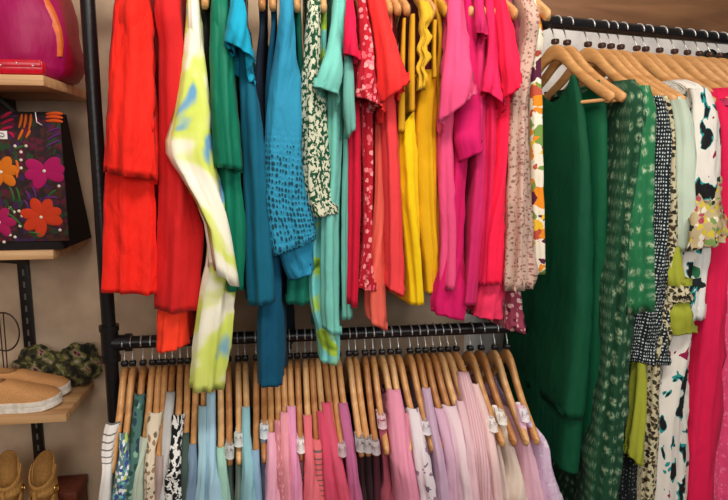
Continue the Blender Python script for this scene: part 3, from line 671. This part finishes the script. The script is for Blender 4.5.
bare(507, 537, 407, 'blouse', 'lavender-white blouse, last on the right of the lower rod', (222, 196, 222), 551, 21, F((222, 196, 222), ('floral', 60, .3, [(240, 228, 240), (214, 180, 214)])), mid=[(541, 440, 10), (546, 468, 14)])

# ================================================================== racks of black pipe
def pipe_rack():
    zl, zu = LOW.z, UPP.z; Yr = 1.70
    xl = atY(110, 343, Yr).x; xr = atY(521, 330, Yr).x
    r = empty('clothes_rack', (xl, Yr, 0)); tag(r, 'black iron pipe garment rack with two rods and a left post', 'clothes rack')
    def post(x, sgn):
        bm = bmesh.new(); tube(bm, [(x-xl, 0, .012), (x-xl, 0, zu+.25)], .0185, 20); frombm('post', bm, PIPE, r)
        bm = bmesh.new(); tube(bm, [(x-xl, 0, 0), (x-xl, 0, .012)], .05, 24); tube(bm, [(x-xl, 0, .012), (x-xl, 0, .04)], .026, 20); frombm('floor_flange', bm, PIPE, r)
        for z in (zl, zu):
            bm = bmesh.new()
            tube(bm, [(x-xl, 0, z-.05), (x-xl, 0, z+.05)], .0235, 20)
            tube(bm, [(x-xl, 0, z-.052), (x-xl, 0, z-.036)], .0265, 20); tube(bm, [(x-xl, 0, z+.036), (x-xl, 0, z+.052)], .0265, 20)
            tube(bm, [(x-xl, 0, z), (x-xl+sgn*.05, 0, z)], .0225, 20); tube(bm, [(x-xl+sgn*.042, 0, z), (x-xl+sgn*.058, 0, z)], .0255, 20)
            frombm('tee_fitting', bm, PIPE, r)
    post(xl, 1)
    for z in (zl, zu):
        bm = bmesh.new(); tube(bm, [(.02, 0, z), (xr-xl-.02, 0, z)], .0178, 20); frombm('rod', bm, PIPE, r)
        bm = bmesh.new(); tube(bm, [(xr-xl, -.002, z), (xr-xl, WD-.008, z)], .0178, 20); tube(bm, [(xr-xl, 0, z), (xr-xl, .03, z)], .0235, 20); ball(bm, (xr-xl, 0, z), (.0245, .0245, .0245)); frombm('elbow_arm', bm, PIPE, r)
        bm = bmesh.new(); tube(bm, [(xr-xl, WD-.014, z), (xr-xl, WD, z)], .042, 24); frombm('wall_flange', bm, PIPE, r)
    return xl, xr
WD = .345                                   # wall distance behind the rods
RX0, RX1 = pipe_rack()
def wall_rod():
    A = Vector((RGT.p.x, RGT.p.y, RGT.z)) - RGT.u*.02; Lr = 1.05
    ang = math.atan2(RGT.u.y, RGT.u.x)
    r = empty('wall_rod', A, ang); tag(r, 'black iron pipe rod under the brown wooden plank', 'clothes rod')
    bm = bmesh.new(); tube(bm, [(0, 0, 0), (Lr, 0, 0)], .0178, 20); frombm('rod', bm, PIPE, r)
    for x in (0, Lr):
        bm = bmesh.new(); tube(bm, [(x, -.004, 0), (x, WD-.01, 0)], .0178, 20); ball(bm, (x, 0, 0), (.024, .024, .024)); tube(bm, [(x, .0, 0), (x, .03, 0)], .0235, 20); frombm('elbow_arm', bm, PIPE, r)
        bm = bmesh.new(); tube(bm, [(x, WD-.014, 0), (x, WD, 0)], .042, 24); frombm('wall_flange', bm, PIPE, r)
wall_rod()

# ================================================================== room shell
PLASTER = plain('wall_plaster', (206, 182, 154), .9, 0, .2, .05, 9)
PLASTER2 = plain('wall_plaster_grey', (238, 234, 228), .9, 0, .2, .05, 9)
FLOORM = wood('floor_wood', (92, 66, 46), (116, 86, 60), (1.2, 14, 1), .5)
CEILM = plain('ceiling_paint', (225, 218, 208), .9)
YW = 1.70+WD
wr0 = RGT.p+RGT.n*WD; tt = (YW-wr0.y)/RGT.u.y; corner = wr0+RGT.u*tt
def slab(name, c, d, m, rz=0):
    bm = bmesh.new(); bx(bm, (0, 0, 0), d, 0); o = frombm(name, bm, m, None, c, rz, False); o['kind'] = 'structure'; return o
CX = corner.x
slab('wall_back', ((-2.6+CX)/2, YW+.05, 1.4), (CX+2.6, .1, 2.8), PLASTER)
ang = math.atan2(RGT.u.y, RGT.u.x)
cc = corner+RGT.u*1.1+RGT.n*.05; slab('wall_right', (cc.x, cc.y, 1.4), (2.2, .1, 2.8), PLASTER2, ang)
slab('floor', (0, .3, -.05), (5.2, 5.4, .1), FLOORM)
slab('ceiling', (0, .3, 2.85), (5.2, 5.4, .1), CEILM)
slab('wall_left', (-2.55, .3, 1.4), (.1, 5.2, 2.8), PLASTER)
slab('baseboard_back', ((-2.5+CX)/2, YW-.008, .05), (CX+2.5, .016, .1), CEILM)

# brown shelf over the right rod
BRW = wood('brown_plank', (124, 86, 58), (160, 114, 78), (2.2, 26, 20), .55)
zs = unp(560, 16, RGT, -(WD-.05)).z; A = RGT.p+RGT.u*.0
bm = bmesh.new(); bx(bm, (.6, WD-.026, .15), (1.2, .046, .30), .004)
sh = frombm('wall_plank', bm, BRW, None, (A.x, A.y, zs), ang); tag(sh, 'brown wood-grain plank fixed along the wall above the right-hand rod', 'plank')
# ================================================================== left display shelves
SHW = wood('oak_shelf', (176, 130, 86), (214, 172, 122), (3, 40, 40), .5)
XL = -1.75
def shelf(px, py, Yf, th, label):
    p = atY(px, py, Yf); w = p.x-XL
    r = empty('wall_shelf', (XL, YW, p.z)); tag(r, label, 'shelf', 'oak shelves at the left')
    bm = bmesh.new(); bx(bm, (w/2, -(YW-Yf)/2-.003, -th/2), (w, YW-Yf-.006, th), .002); frombm('board', bm, SHW, r)
    ux = atY(40, 400, YW).x-XL
    for x in (ux, ux-.75 if ux-.75 > 0 else .06):
        bm = bmesh.new(); vs = [bm.verts.new(v) for v in ((x-.004, -.014, -th-.001), (x-.004, -(YW-Yf)*.8, -th-.001), (x-.004, -(YW-Yf)*.8, -th-.014), (x-.004, -.014, -th-.06))]
        f = bm.faces.new(vs); e = bmesh.ops.extrude_face_region(bm, geom=[f]); bmesh.ops.translate(bm, vec=(.008, 0, 0), verts=[v for v in e['geom'] if isinstance(v, bmesh.types.BMVert)])
        frombm('bracket', bm, PIPE, r, smooth=False)
    return p
S1 = shelf(43, 75, 1.63, .026, 'top oak shelf at left, under the magenta bag')
S2 = shelf(53, 250, 1.745, .026, 'middle oak shelf at left, under the embroidered bag')
S3 = shelf(66, 414, 1.77, .024, 'oak shelf at left carrying the tan sneakers')
S4 = shelf(80, 566, 1.76, .024, 'lowest oak shelf at left, under the suede sandals')
def railmat():
    nt = NT('slotted_rail'); sp = nt.n('ShaderNodeSeparateXYZ'); nt.l(coords(nt, 'Object', (1, 1, 1)), sp.inputs[0])
    fr = nt.n('ShaderNodeMath', operation='PINGPONG'); nt.l(sp.outputs[2], fr.inputs[0]); fr.inputs[1].default_value = .02
    ab = nt.n('ShaderNodeMath', operation='ABSOLUTE'); nt.l(sp.outputs[0], ab.inputs[0])
    mu = nt.n('ShaderNodeMath', operation='MULTIPLY'); nt.l(less(nt, fr.outputs[0], .010), mu.inputs[0]); nt.l(less(nt, ab.outputs[0], .003), mu.inputs[1])
    nt.l(mix(nt, mu.outputs[0], (20, 19, 19), (112, 104, 98)), nt.b.inputs['Base Color']); nt.b.inputs['Roughness'].default_value = .4; return nt.m
RAILM = railmat()
def upright(px, py, lab):
    x = atY(px, py, YW).x; r = empty('shelf_upright', (x, YW, .1)); tag(r, lab, 'shelf rail', 'black slotted rails')
    bm = bmesh.new(); bx(bm, (0, -.0075, 1.05), (.034, .013, 2.1), .001); frombm('rail', bm, RAILM, r)
upright(29, 320, 'black slotted wall rail holding the left oak shelves')

# ---- magenta bag
def magenta_bag():
    Yc = 1.82; z0 = S1.z+.001; rt = atY(70, 70, Yc).x; w = .46; xc = rt-w/2+.02
    r = empty('handbag', (xc, Yc, z0)); tag(r, 'slouchy magenta leather bag with orange stripe on the top left shelf', 'handbag')
    prof = [(0, .90, .105), (.012, .97, .135), (.05, 1.03, .15), (.10, 1.04, .152), (.16, 1.0, .145), (.22, .95, .13), (.28, .86, .11), (.34, .74, .08), (.385, .6, .045), (.395, .5, .02)]
    def pt(t, h, off=0):
        q = crom(prof, 60); k = min(range(60), key=lambda i: abs(q[i][0]-h)); _, a, b = q[k]
        a = a*w/2; c, s = math.cos(t), math.sin(t)
        n = noise.noise(Vector((c*2.2+h*4, s*2.2, h*9)))*.012*min(1, h/.05)
        sag = -.016*math.exp(-((math.degrees(t) % 360-292+h*130)/9)**2)*min(1, h/.06)
        R_ = 1+(n+sag+off)/.2
        return Vector((math.copysign(abs(c)**.75, c)*a*R_, math.copysign(abs(s)**.75, s)*b*R_, h+n*.3*min(1, h/.05)))
    n, hs = 64, [i/44*.395 for i in range(45)]
    vs = [pt(2*PI*k/n, h) for h in hs for k in range(n)]
    fs = [(j*n+k, j*n+(k+1) % n, (j+1)*n+(k+1) % n, (j+1)*n+k) for j in range(44) for k in range(n)]
    fs += [tuple(range(n))[::-1], tuple(range(44*n, 45*n))]
    uv = [(2*PI*k/n*.15, h) for h in hs for k in range(n)]
    mesh('body', vs, fs, fabric((156, 8, 74), ('noise', (5, 5), [(.3, (140, 4, 52)), (.6, (160, 10, 86))], False), .5, .2, 500), r, uvs=uv)
    bo = r.children[0] if r.children else [o for o in COL.objects if o.parent == r][0]
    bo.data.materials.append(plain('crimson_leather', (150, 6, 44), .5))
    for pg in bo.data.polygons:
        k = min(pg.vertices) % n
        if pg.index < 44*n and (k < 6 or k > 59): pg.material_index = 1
    # orange stripe bent over the front, following the bag's surface
    vs = []; m = 26
    for i in range(m):
        h = .06+.30*i/(m-1); tc = math.radians(331-2*(i/(m-1))-30*(i/(m-1))**2); wd = math.radians(3.0+2.5*math.sin(PI*i/(m-1)))
        for a in (-1, -.4, .4, 1): vs.append(pt(tc+a*wd, h, .004 if abs(a) < .9 else -.002))
    fs = [(i*4+k, i*4+k+1, i*4+k+5, i*4+k+4) for i in range(m-1) for k in range(3)]
    mesh('stripe', vs, fs, plain('orange_leather', (212, 96, 26), .5), r)
    bm = bmesh.new(); tube(bm, [pt(math.radians(285-h*150), h, .001) for h in [.07+.28*i/24 for i in range(25)]], .0022, 6); frombm('seam', bm, plain('magenta_piping', (120, 6, 60), .5), r)
    bm = bmesh.new(); tube(bm, [(-.13+.26*i/20, -.02, .36+.2*math.sin(PI*i/20)) for i in range(21)], .009, 10); frombm('handle', bm, plain('magenta_handle', (150, 10, 70), .5), r)
magenta_bag()
# red wallet lying in front of it
p = atY(47, 71, 1.645); r = empty('wallet', (p.x-.14, 1.652, S1.z)); tag(r, 'glossy red studded wallet lying in front of the magenta bag', 'wallet')
REDL = plain('red_patent', (196, 20, 44), .22)
bm = bmesh.new(); bx(bm, (0, 0, .02), (.27, .034, .038), .012); frombm('body', bm, REDL, r)
bm = bmesh.new(); bx(bm, (0, -.0165, .028), (.262, .006, .018), .003); frombm('flap', bm, REDL, r)
for k in range(7):
    bm = bmesh.new(); ball(bm, (-.11+.037*k, -.0205, .022+.006*(k % 2)), (.0025, .0018, .0025), 8); frombm('stud', bm, STEEL, r)

# ---- embroidered bag
def embroidered_bag():
    Yf = 1.752; pr = atY(63, 245, Yf); z0 = S2.z+.001; H = atY(63, 112, Yf).z-z0; w = .46; xl = pr.x-w
    r = empty('tote_bag', (pr.x-w/2, Yf+.11, z0)); tag(r, 'black boxy bag embroidered with bright flowers on the middle left shelf', 'handbag')
    bm = bmesh.new(); n = 9; rings = []
    for i in range(13):
        t = i/12; h = H*t; d = .268-.15*t**1.2; hw = w/2-(.004*math.sin(PI*t)); ring = []
        yb = -.11+d
        for (x, y) in ((-hw, -.11), (hw, -.11), (hw, yb), (-hw, yb)): ring.append((x, y))
        pts = []
        rad = .014
        for (cx, cy), (sx, sy), a0 in ((ring[0], (1, 1), 180), (ring[1], (-1, 1), 270), (ring[2], (-1, -1), 0), (ring[3], (1, -1), 90)):
            for k in range(5):
                a = math.radians(a0+k*22.5); pts.append(bm.verts.new((cx+sx*rad+rad*math.cos(a), cy+sy*rad+rad*math.sin(a), h)))
        rings.append(pts)
    for A, B in zip(rings, rings[1:]):
        m = len(A)
        for k in range(m): bm.faces.new((A[k], A[(k+1) % m], B[(k+1) % m], B[k]))
    bm.faces.new(rings[0][::-1]); bm.faces.new(rings[-1])
    frombm('body', bm, plain('black_canvas', (30, 26, 26), .85, 0, .2, .3, 200), r)
    front = []
    def P(px, py, off=.0):
        q = atY(px, py, Yf-off); return Vector((q.x-(pr.x-w/2), -.11-off, q.z-z0))
    # printed front panel with woven ground
    g = fabric((52, 30, 34), ('floral', 60, .55, [(92, 26, 48), (40, 62, 38), (70, 40, 30), (60, 34, 74), (40, 30, 34)], .02), weave=300)
    a, b = P(-60, 245), P(62, 113); 
    bm = bmesh.new(); bx(bm, ((a.x+b.x)/2, -.1115, (a.z+b.z)/2), (b.x-a.x-.01, .003, b.z-a.z-.012), .001); o = frombm('front_panel', bm, g, r)
    ul = o.data.uv_layers.new(name='UVMap')
    for l in o.data.loops: v = o.data.vertices[l.vertex_index].co; ul.data[l.index].uv = (v.x, v.z)
    def petal(bm, c, ang, ln, wd, th=.0022):
        ball(bm, (c.x+math.cos(ang)*ln*.55, -.1135, c.z+math.sin(ang)*ln*.55), (ln*.55, th, wd), 14, Matrix.Rotation(-ang, 3, 'Y'))
    S = 1/340.
    def flower(px, py, rpx, angs, col, wd=.6, lab=None):
        bm = bmesh.new(); c = P(px, py)
        for a in angs: petal(bm, c, math.radians(a), rpx*S*.92, rpx*S*wd*.52)
        o = frombm('embroidered_flower', bm, fabric(col, weave=500, bump=.5), r); tag(o, lab)
        bm = bmesh.new(); ball(bm, (c.x, -.116, c.z), (.0045, .002, .0045), 10); frombm('flower_centre', bm, plain('thread_white', (230, 220, 200), .7), o)
    flower(45, 171, 18, (8, 40, 150, 195, 240, 335), (172, 18, 92), .62, 'magenta embroidered flower')
    flower(42, 217, 19, (20, 62, 110, 165, 215, 262, 345), (198, 56, 22), .55, 'orange-red embroidered flower')
    flower(2, 172, 16, (10, 60, 120, 180, 240, 310), (206, 108, 18), .6, 'orange embroidered flower')
    flower(0, 222, 15, (0, 60, 120, 180, 240, 300), (160, 20, 80), .6, 'wine embroidered flower')
    flower(-38, 190, 18, (0, 60, 120, 180, 240, 300), (206, 20, 110), .6, 'magenta embroidered flower at the far side')
    def strokes(name, lst, rr, col, lab=None):
        for (x0, y0, x1, y1) in lst:
            bm = bmesh.new(); q0, q1 = P(x0, y0, .0025), P(x1, y1, .0025); md = q0.lerp(q1, .5)+Vector((.002, -.0005, .002))
            tube(bm, crom([tuple(q0), tuple(md), tuple(q1)], 7), [rr*k for k in (.4, .8, 1, 1.05, 1, .8, .4)], 8)
            o = frombm(name, bm, fabric(col, weave=500), r); tag(o, lab)
    strokes('embroidered_stripe', [(19, 128, 22, 114), (24, 128, 26, 114), (29, 130, 31, 114), (18, 140, 23, 129), (26, 138, 30, 130), (16, 160, 18, 172), (17, 178, 15, 168)], .0035, (214, 104, 26), 'orange embroidered stripe')
    strokes('embroidered_band', [(46, 117, 63, 118), (46, 121, 63, 122), (46, 114, 63, 114)], .0045, (214, 84, 28), 'orange embroidered band')
    strokes('embroidered_stem', [(9, 186, 14, 200), (16, 187, 20, 202), (8, 206, 14, 214), (6, 212, 22, 226), (14, 150, 24, 146), (28, 232, 44, 236), (48, 196, 56, 190)], .003, (50, 100, 46), 'green embroidered stem')
    strokes('embroidered_leaf', [(48, 132, 60, 128), (47, 140, 61, 133), (46, 147, 61, 140), (25, 190, 30, 200), (32, 186, 36, 198), (24, 200, 28, 208), (44, 198, 58, 198)], .0032, (92, 42, 104), 'violet embroidered leaf')
    strokes('embroidered_leaf', [(1, 118, 12, 112), (1, 124, 14, 119), (1, 130, 13, 127), (8, 132, 14, 138)], .004, (176, 22, 66), 'crimson embroidered leaf')
    bm = bmesh.new()
    for (x, y) in ((15, 146), (21, 160), (21, 168), (21, 152), (8, 178), (10, 208), (14, 212), (19, 211), (22, 216), (12, 221), (20, 226), (10, 235), (15, 237), (60, 230), (59, 186), (4, 242), (26, 146)):
        c = P(x, y, .003); ball(bm, c, (.0042, .0015, .0042), 8)
    frombm('embroidered_dots', bm, plain('thread_cream', (222, 214, 190), .7), r)
    # white paper tag with dark squiggle
    c = P(2.5, 135, .005); bm = bmesh.new(); bx(bm, (c.x, c.y, c.z), (.024, .002, .022), .0006); o = frombm('hang_tag', bm, plain('tag_white', (235, 230, 225), .6), r)
    bm = bmesh.new(); tube(bm, [(c.x-.007, c.y-.0012, c.z+.004), (c.x-.003, c.y-.0012, c.z+.0055), (c.x+.003, c.y-.0012, c.z+.003), (c.x+.005, c.y-.0012, c.z-.002), (c.x, c.y-.0012, c.z-.005), (c.x-.006, c.y-.0012, c.z-.002)], .0011, 6); frombm('printed_mark', bm, BLACKP, o)
    bm = bmesh.new(); tube(bm, [(-.13+.26*i/20, -.05, H-.02+.09*math.sin(PI*i/20)) for i in range(21)], .008, 10); frombm('handle', bm, plain('black_strap', (26, 22, 22), .7), r)
    bm = bmesh.new(); tube(bm, [(P(36, 116).x, -.113, P(0, 112).z), (P(38, 124).x, -.117, P(0, 122).z), (P(43, 125).x, -.117, P(0, 125).z)], .0016, 6); frombm('zip_pull', bm, STEEL, r)
embroidered_bag()

# ---- tan sneakers
TAN = plain('tan_canvas', (206, 150, 96), .8, 0, .3, .25, 300); SOLE = plain('white_rubber', (232, 226, 214), .5); LIN = plain('shoe_lining', (120, 84, 56), .9)
def sneaker(toe, rz, lab):
    Ls = .275; r = empty('sneaker', toe, rz); tag(r, lab, 'shoe', 'pair of tan sneakers')
    hw = [(0, .018), (.03, .030), (.12, .036), (.3, .036), (.5, .040), (.68, .048), (.82, .046), (.92, .036), (.97, .024), (1, .006)]
    hh = [(0, .060), (.03, .068), (.12, .074), (.25, .064), (.38, .060), (.5, .062), (.62, .050), (.75, .038), (.88, .028), (.96, .018), (1, .006)]
    def ip(tb, t):
        for (a, va), (b, vb) in zip(tb, tb[1:]):
            if t <= b: f = (t-a)/(b-a); f = f*f*(3-2*f)*.5+f*.5; return va+(vb-va)*f
        return tb[-1][1]
    N = 40
    out = []
    for i in range(N+1): t = i/N; out.append((-Ls*(1-t), ip(hw, t)*1.06))
    loop = [(x, -w) for x, w in out]+[(x, w) for x, w in out[::-1]]
    bm = bmesh.new(); rings = []
    for z, k in ((0, .96), (.002, 1.0), (.014, 1.0), (.016, .985), (.018, 1.0), (.030, .99), (.031, .95)):
        rings.append([bm.verts.new((x if k == 1 else -Ls/2+(x+Ls/2)*(.5+.5*k), y*k, z+max(0, (x+.045)/.045)*.008*(1 if x > -.045 else 0))) for x, y in loop])
    for A, B in zip(rings, rings[1:]):
        m = len(A)
        for k in range(m): bm.faces.new((A[k], A[(k+1) % m], B[(k+1) % m], B[k]))
    bm.faces.new(rings[0][::-1]); bm.faces.new(rings[-1]); frombm('sole', bm, SOLE, r)
    bm = bmesh.new(); rings = []; K = 20
    for i in range(N+1):
        t = .012+.976*i/N; x = -Ls*(1-t); w = ip(hw, t)*.97; h = ip(hh, t); ring = []
        for k in range(K+1):
            a = PI*k/K; c, s = math.cos(a), math.sin(a)
            if .06 < t < .46:                      # open throat: collar bends in and stops
                op = math.sin(PI*(t-.06)/.40)**.5
                aa = a if a < PI/2 else PI-a; lim = PI/2*(1-.52*op); aa = min(aa, lim); a2 = aa if a < PI/2 else PI-aa; c, s = math.cos(a2), math.sin(a2)
                zz = .028+h*s**.7/(math.sin(lim)**.7)
            else: zz = .028+h*s**.7
            ring.append(bm.verts.new((x, -math.copysign(abs(c)**.8, c)*w, zz)))
        rings.append(ring)
    for i, (A, B) in enumerate(zip(rings, rings[1:])):
        t = .012+.976*(i+.5)/N
        for k in range(K):
            if .07 < t < .45 and abs(k-K/2+.5) < 1: continue
            bm.faces.new((A[k], A[k+1], B[k+1], B[k]))
    bmesh.ops.remove_doubles(bm, verts=bm.verts, dist=.0004); frombm('upper', bm, TAN, r)
    bm = bmesh.new(); ball(bm, (-Ls*.72, 0, .038), (Ls*.22, .028, .006), 20); frombm('insole', bm, LIN, r)
t1 = atZ(63, 404, S3.z); t2 = atZ(72, 391, S3.z)
sneaker((t1.x, 1.845, S3.z+.001), math.radians(6), 'tan slip-on sneaker with white sole at the front edge of the shelf')
sneaker((t2.x+.005, 1.932, S3.z+.001), math.radians(5), 'tan slip-on sneaker standing behind its twin')

# ---- camouflage headband
def headband():
    z0 = S3.z+.001; c = atY(60, 362, 1.995); r = empty('fabric_headband', (c.x, 1.993, z0)); tag(r, 'olive and brown printed knotted cloth band against the wall behind the sneakers', 'headband')
    m = fabric((84, 82, 52), ('noise', (30, 30), [(0, (28, 28, 22)), (.42, (58, 54, 36)), (.5, (104, 104, 56)), (.58, (150, 140, 118)), (.62, (140, 76, 84)), (.66, (44, 40, 30))], True), bump=.7)
    def blob(name, cx, cz, sx, sy, sz, sd, rot):
        bm = bmesh.new(); ball(bm, (0, 0, 0), (1, 1, 1), 40); vs = []
        M = Matrix.Rotation(rot, 3, 'Y'); vsl = list(bm.verts)
        for v in vsl:
            d = v.co.normalized(); n = noise.noise(d*2.3+Vector((sd, 0, 0)))*.25+noise.noise(Vector((d.x*2, d.y*6, d.z*6+sd)))*.13
            q = d*(1+n); q = M @ Vector((q.x*sx, q.y*sy, q.z*sz)); v.co = q+Vector((cx, 0, cz))
        mn = min(v.co.z for v in vsl)
        for v in vsl: v.co.z = max(v.co.z, .001)
        me = frombm(name, bm, m, r); ul = me.data.uv_layers.new(name='UVMap')
        for l in me.data.loops: v = me.data.vertices[l.vertex_index].co; ul.data[l.index].uv = (v.x+v.y*.5, v.z+v.y*.5)
    blob('loop', -.055, .072, .082, .042, .062, 3, .25); blob('loop', .062, .076, .066, .044, .07, 8, .35); blob('knot', .005, .062, .036, .046, .045, 15, 0); blob('tail', -.115, .03, .045, .03, .03, 21, .3)
headband()
# ---- thin wire hoop ornament
c = atY(4, 332, 1.97); r = empty('wire_ornament', (c.x, 1.97, S3.z+.0005)); tag(r, 'thin dark wire hoop standing on the sneaker shelf at the left edge', 'ornament')
BRZ = plain('dark_wire', (70, 54, 44), .4, .6)
zc = c.z-S3.z; bm = bmesh.new(); tube(bm, [(.045*math.cos(2*PI*k/40), 0, zc+.062*math.sin(2*PI*k/40)) for k in range(40)], .0026, 8, True); frombm('hoop', bm, BRZ, r)
bm = bmesh.new(); tube(bm, [(-.012, 0, 0), (-.01, 0, zc*.5), (-.012, .004, zc+.1)], .002, 8); tube(bm, [(-.006, .006, 0), (-.002, .006, zc*.5), (.0, .006, zc+.06)], .002, 8); frombm('stem', bm, BRZ, r)
bm = bmesh.new(); tube(bm, [(0, 0, .003), (0, 0, .0)], .03, 20); frombm('foot', bm, BRZ, r)

# ---- suede sandals on the lowest shelf
SUE = plain('tan_suede', (176, 130, 72), .9, 0, .2, .4, 150)
def sandal(px, rz, lab, mirror):
    c = atY(px, 480, 1.87); z0 = S4.z+.001; r = empty('sandal', (c.x, 1.875, z0), rz); tag(r, lab, 'shoe', 'pair of tan suede sandals')
    top = atY(px, 456, 1.87).z-z0
    # sole (toe towards the wall)
    bm = bmesh.new(); rings = []
    for z, k in ((0, .96), (.002, 1), (.014, 1), (.016, .97)):
        rg = []
        for i in range(36):
            a = 2*PI*i/36; y = math.cos(a)*.105; x = math.sin(a)*(.034+.006*math.cos(a))
            rg.append(bm.verts.new((x*k, (.035+y)*k, z)))
        rings.append(rg)
    for A, B in zip(rings, rings[1:]):
        for k in range(36): bm.faces.new((A[k], A[(k+1) % 36], B[(k+1) % 36], B[k]))
    bm.faces.new(rings[0][::-1]); bm.faces.new(rings[-1]); frombm('sole', bm, LIN, r)
    # tall heel shaft: an open cuff round the back of the ankle, both shells
    def shell(name, z0s, z1s, a0, a1, rx, ry, yc, taper=.0, arch=.0, th=.004):
        bm = bmesh.new(); g = []
        NA, NZ = 24, 12
        for side in (0, 1):
            rows_ = []
            for j in range(NZ+1):
                t = j/NZ; row = []
                for i in range(NA+1):
                    u = i/NA; a = math.radians(a0+(a1-a0)*u); zz = z0s+(z1s-z0s-arch*(2*u-1)**2)*t
                    k = 1-taper*t+.03*math.sin(3*t*PI); o = th*(0 if side else 1)
                    row.append(bm.verts.new(((rx*k+o)*math.sin(a), yc-(ry*k+o)*math.cos(a), zz)))
                rows_.append(row)
            for A, B in zip(rows_, rows_[1:]):
                for i in range(NA): bm.faces.new((A[i], A[i+1], B[i+1], B[i]))
            g.append(rows_)
        O, I = g
        for i in range(NA):
            bm.faces.new((O[-1][i], O[-1][i+1], I[-1][i+1], I[-1][i])); bm.faces.new((O[0][i], O[0][i+1], I[0][i+1], I[0][i]))
        for j in range(NZ):
            for i in (0, NA): bm.faces.new((O[j][i], O[j+1][i], I[j+1][i], I[j][i]))
        frombm(name, bm, SUE, r)
    shell('heel_counter', .012, top, -95, 95, .033, .036, .0, .1, .05)
    shell('ankle_strap', top*.62, top*.73, 80, 280, .036, .042, .0, .02, -.05)
    shell('cross_strap', top*.40, top*.49, 80, 280, .037, .05, .006, .05, -.06)
    bm = bmesh.new(); tube(bm, crom([(.004, .050, top*.70), (.004, .060, top*.45), (.003, .07, top*.24), (0, .085, .045)], 16), .007, 10); frombm('centre_strap', bm, SUE, r)
    shell('instep_strap', .018, top*.2, 100, 260, .036, .075, .01, .15, .02)
    shell('toe_strap', .016, .05, 110, 250, .040, .1, .01, .2, .02)
    bm = bmesh.new(); s = mirror; zc = top*.66
    tube(bm, [(s*.0435+.001*math.cos(a), -.006+.011*math.cos(a)+.018, zc+.011*math.sin(a)) for a in [2*PI*k/20 for k in range(20)]], .0017, 8, True); frombm('buckle', bm, GOLD, r)
sandal(7, PI+.15, 'tan suede ankle sandal at the bottom left corner', -1)
sandal(43, PI-.12, 'tan suede ankle sandal beside the woven red-brown box', -1)
# ---- red-brown box
p0 = atY(68, 482, 1.985); zt = p0.z; r = empty('box', (p0.x, 1.975, S4.z+.001)); tag(r, 'reddish brown woven leather box on the lowest left shelf', 'box')
REDB = plain('red_brown_leather', (110, 52, 34), .6, 0, .4, .5, 90)
h = zt-S4.z; bm = bmesh.new(); bx(bm, (0, 0, h*.4), (.09, .11, h*.8), .004); frombm('body', bm, REDB, r)
bm = bmesh.new(); bx(bm, (0, 0, h*.9), (.098, .118, h*.2-.002), .005); frombm('lid', bm, REDB, r)

# ================================================================== light
W = bpy.data.worlds.new('World'); C.world = W; W.use_nodes = True
W.node_tree.nodes['Background'].inputs[0].default_value = (1, .93, .86, 1); W.node_tree.nodes['Background'].inputs[1].default_value = .05
def area(name, loc, target, sx, sy, power, col):
    l = bpy.data.lights.new(name, 'AREA'); l.shape = 'RECTANGLE'; l.size = sx; l.size_y = sy; l.energy = power; l.color = col
    o = bpy.data.objects.new(name, l); COL.objects.link(o); o.location = loc
    o.rotation_euler = (Vector(target)-Vector(loc)).to_track_quat('-Z', 'Y').to_euler(); return o
area('shop_window_light', (1.7, -1.5, 2.3), (.1, 1.7, 1.45), 1.4, 1.1, 36, (1, .96, .92))
area('front_fill_light', (-.4, -1.95, 1.95), (0, 1.7, 1.3), 2.2, 1.0, 32, (1, .97, .94))  # added fill lamp behind the camera, brightens the lower row
area('ceiling_spot_panel', (.25, .45, 2.74), (.1, 1.7, 1.3), 1.3, .35, 36, (1, .93, .84))
C.view_settings.view_transform = 'Standard'; C.view_settings.look = 'None'; C.view_settings.gamma = 1; C.view_settings.exposure = -0.05
C.view_settings.use_curve_mapping = False
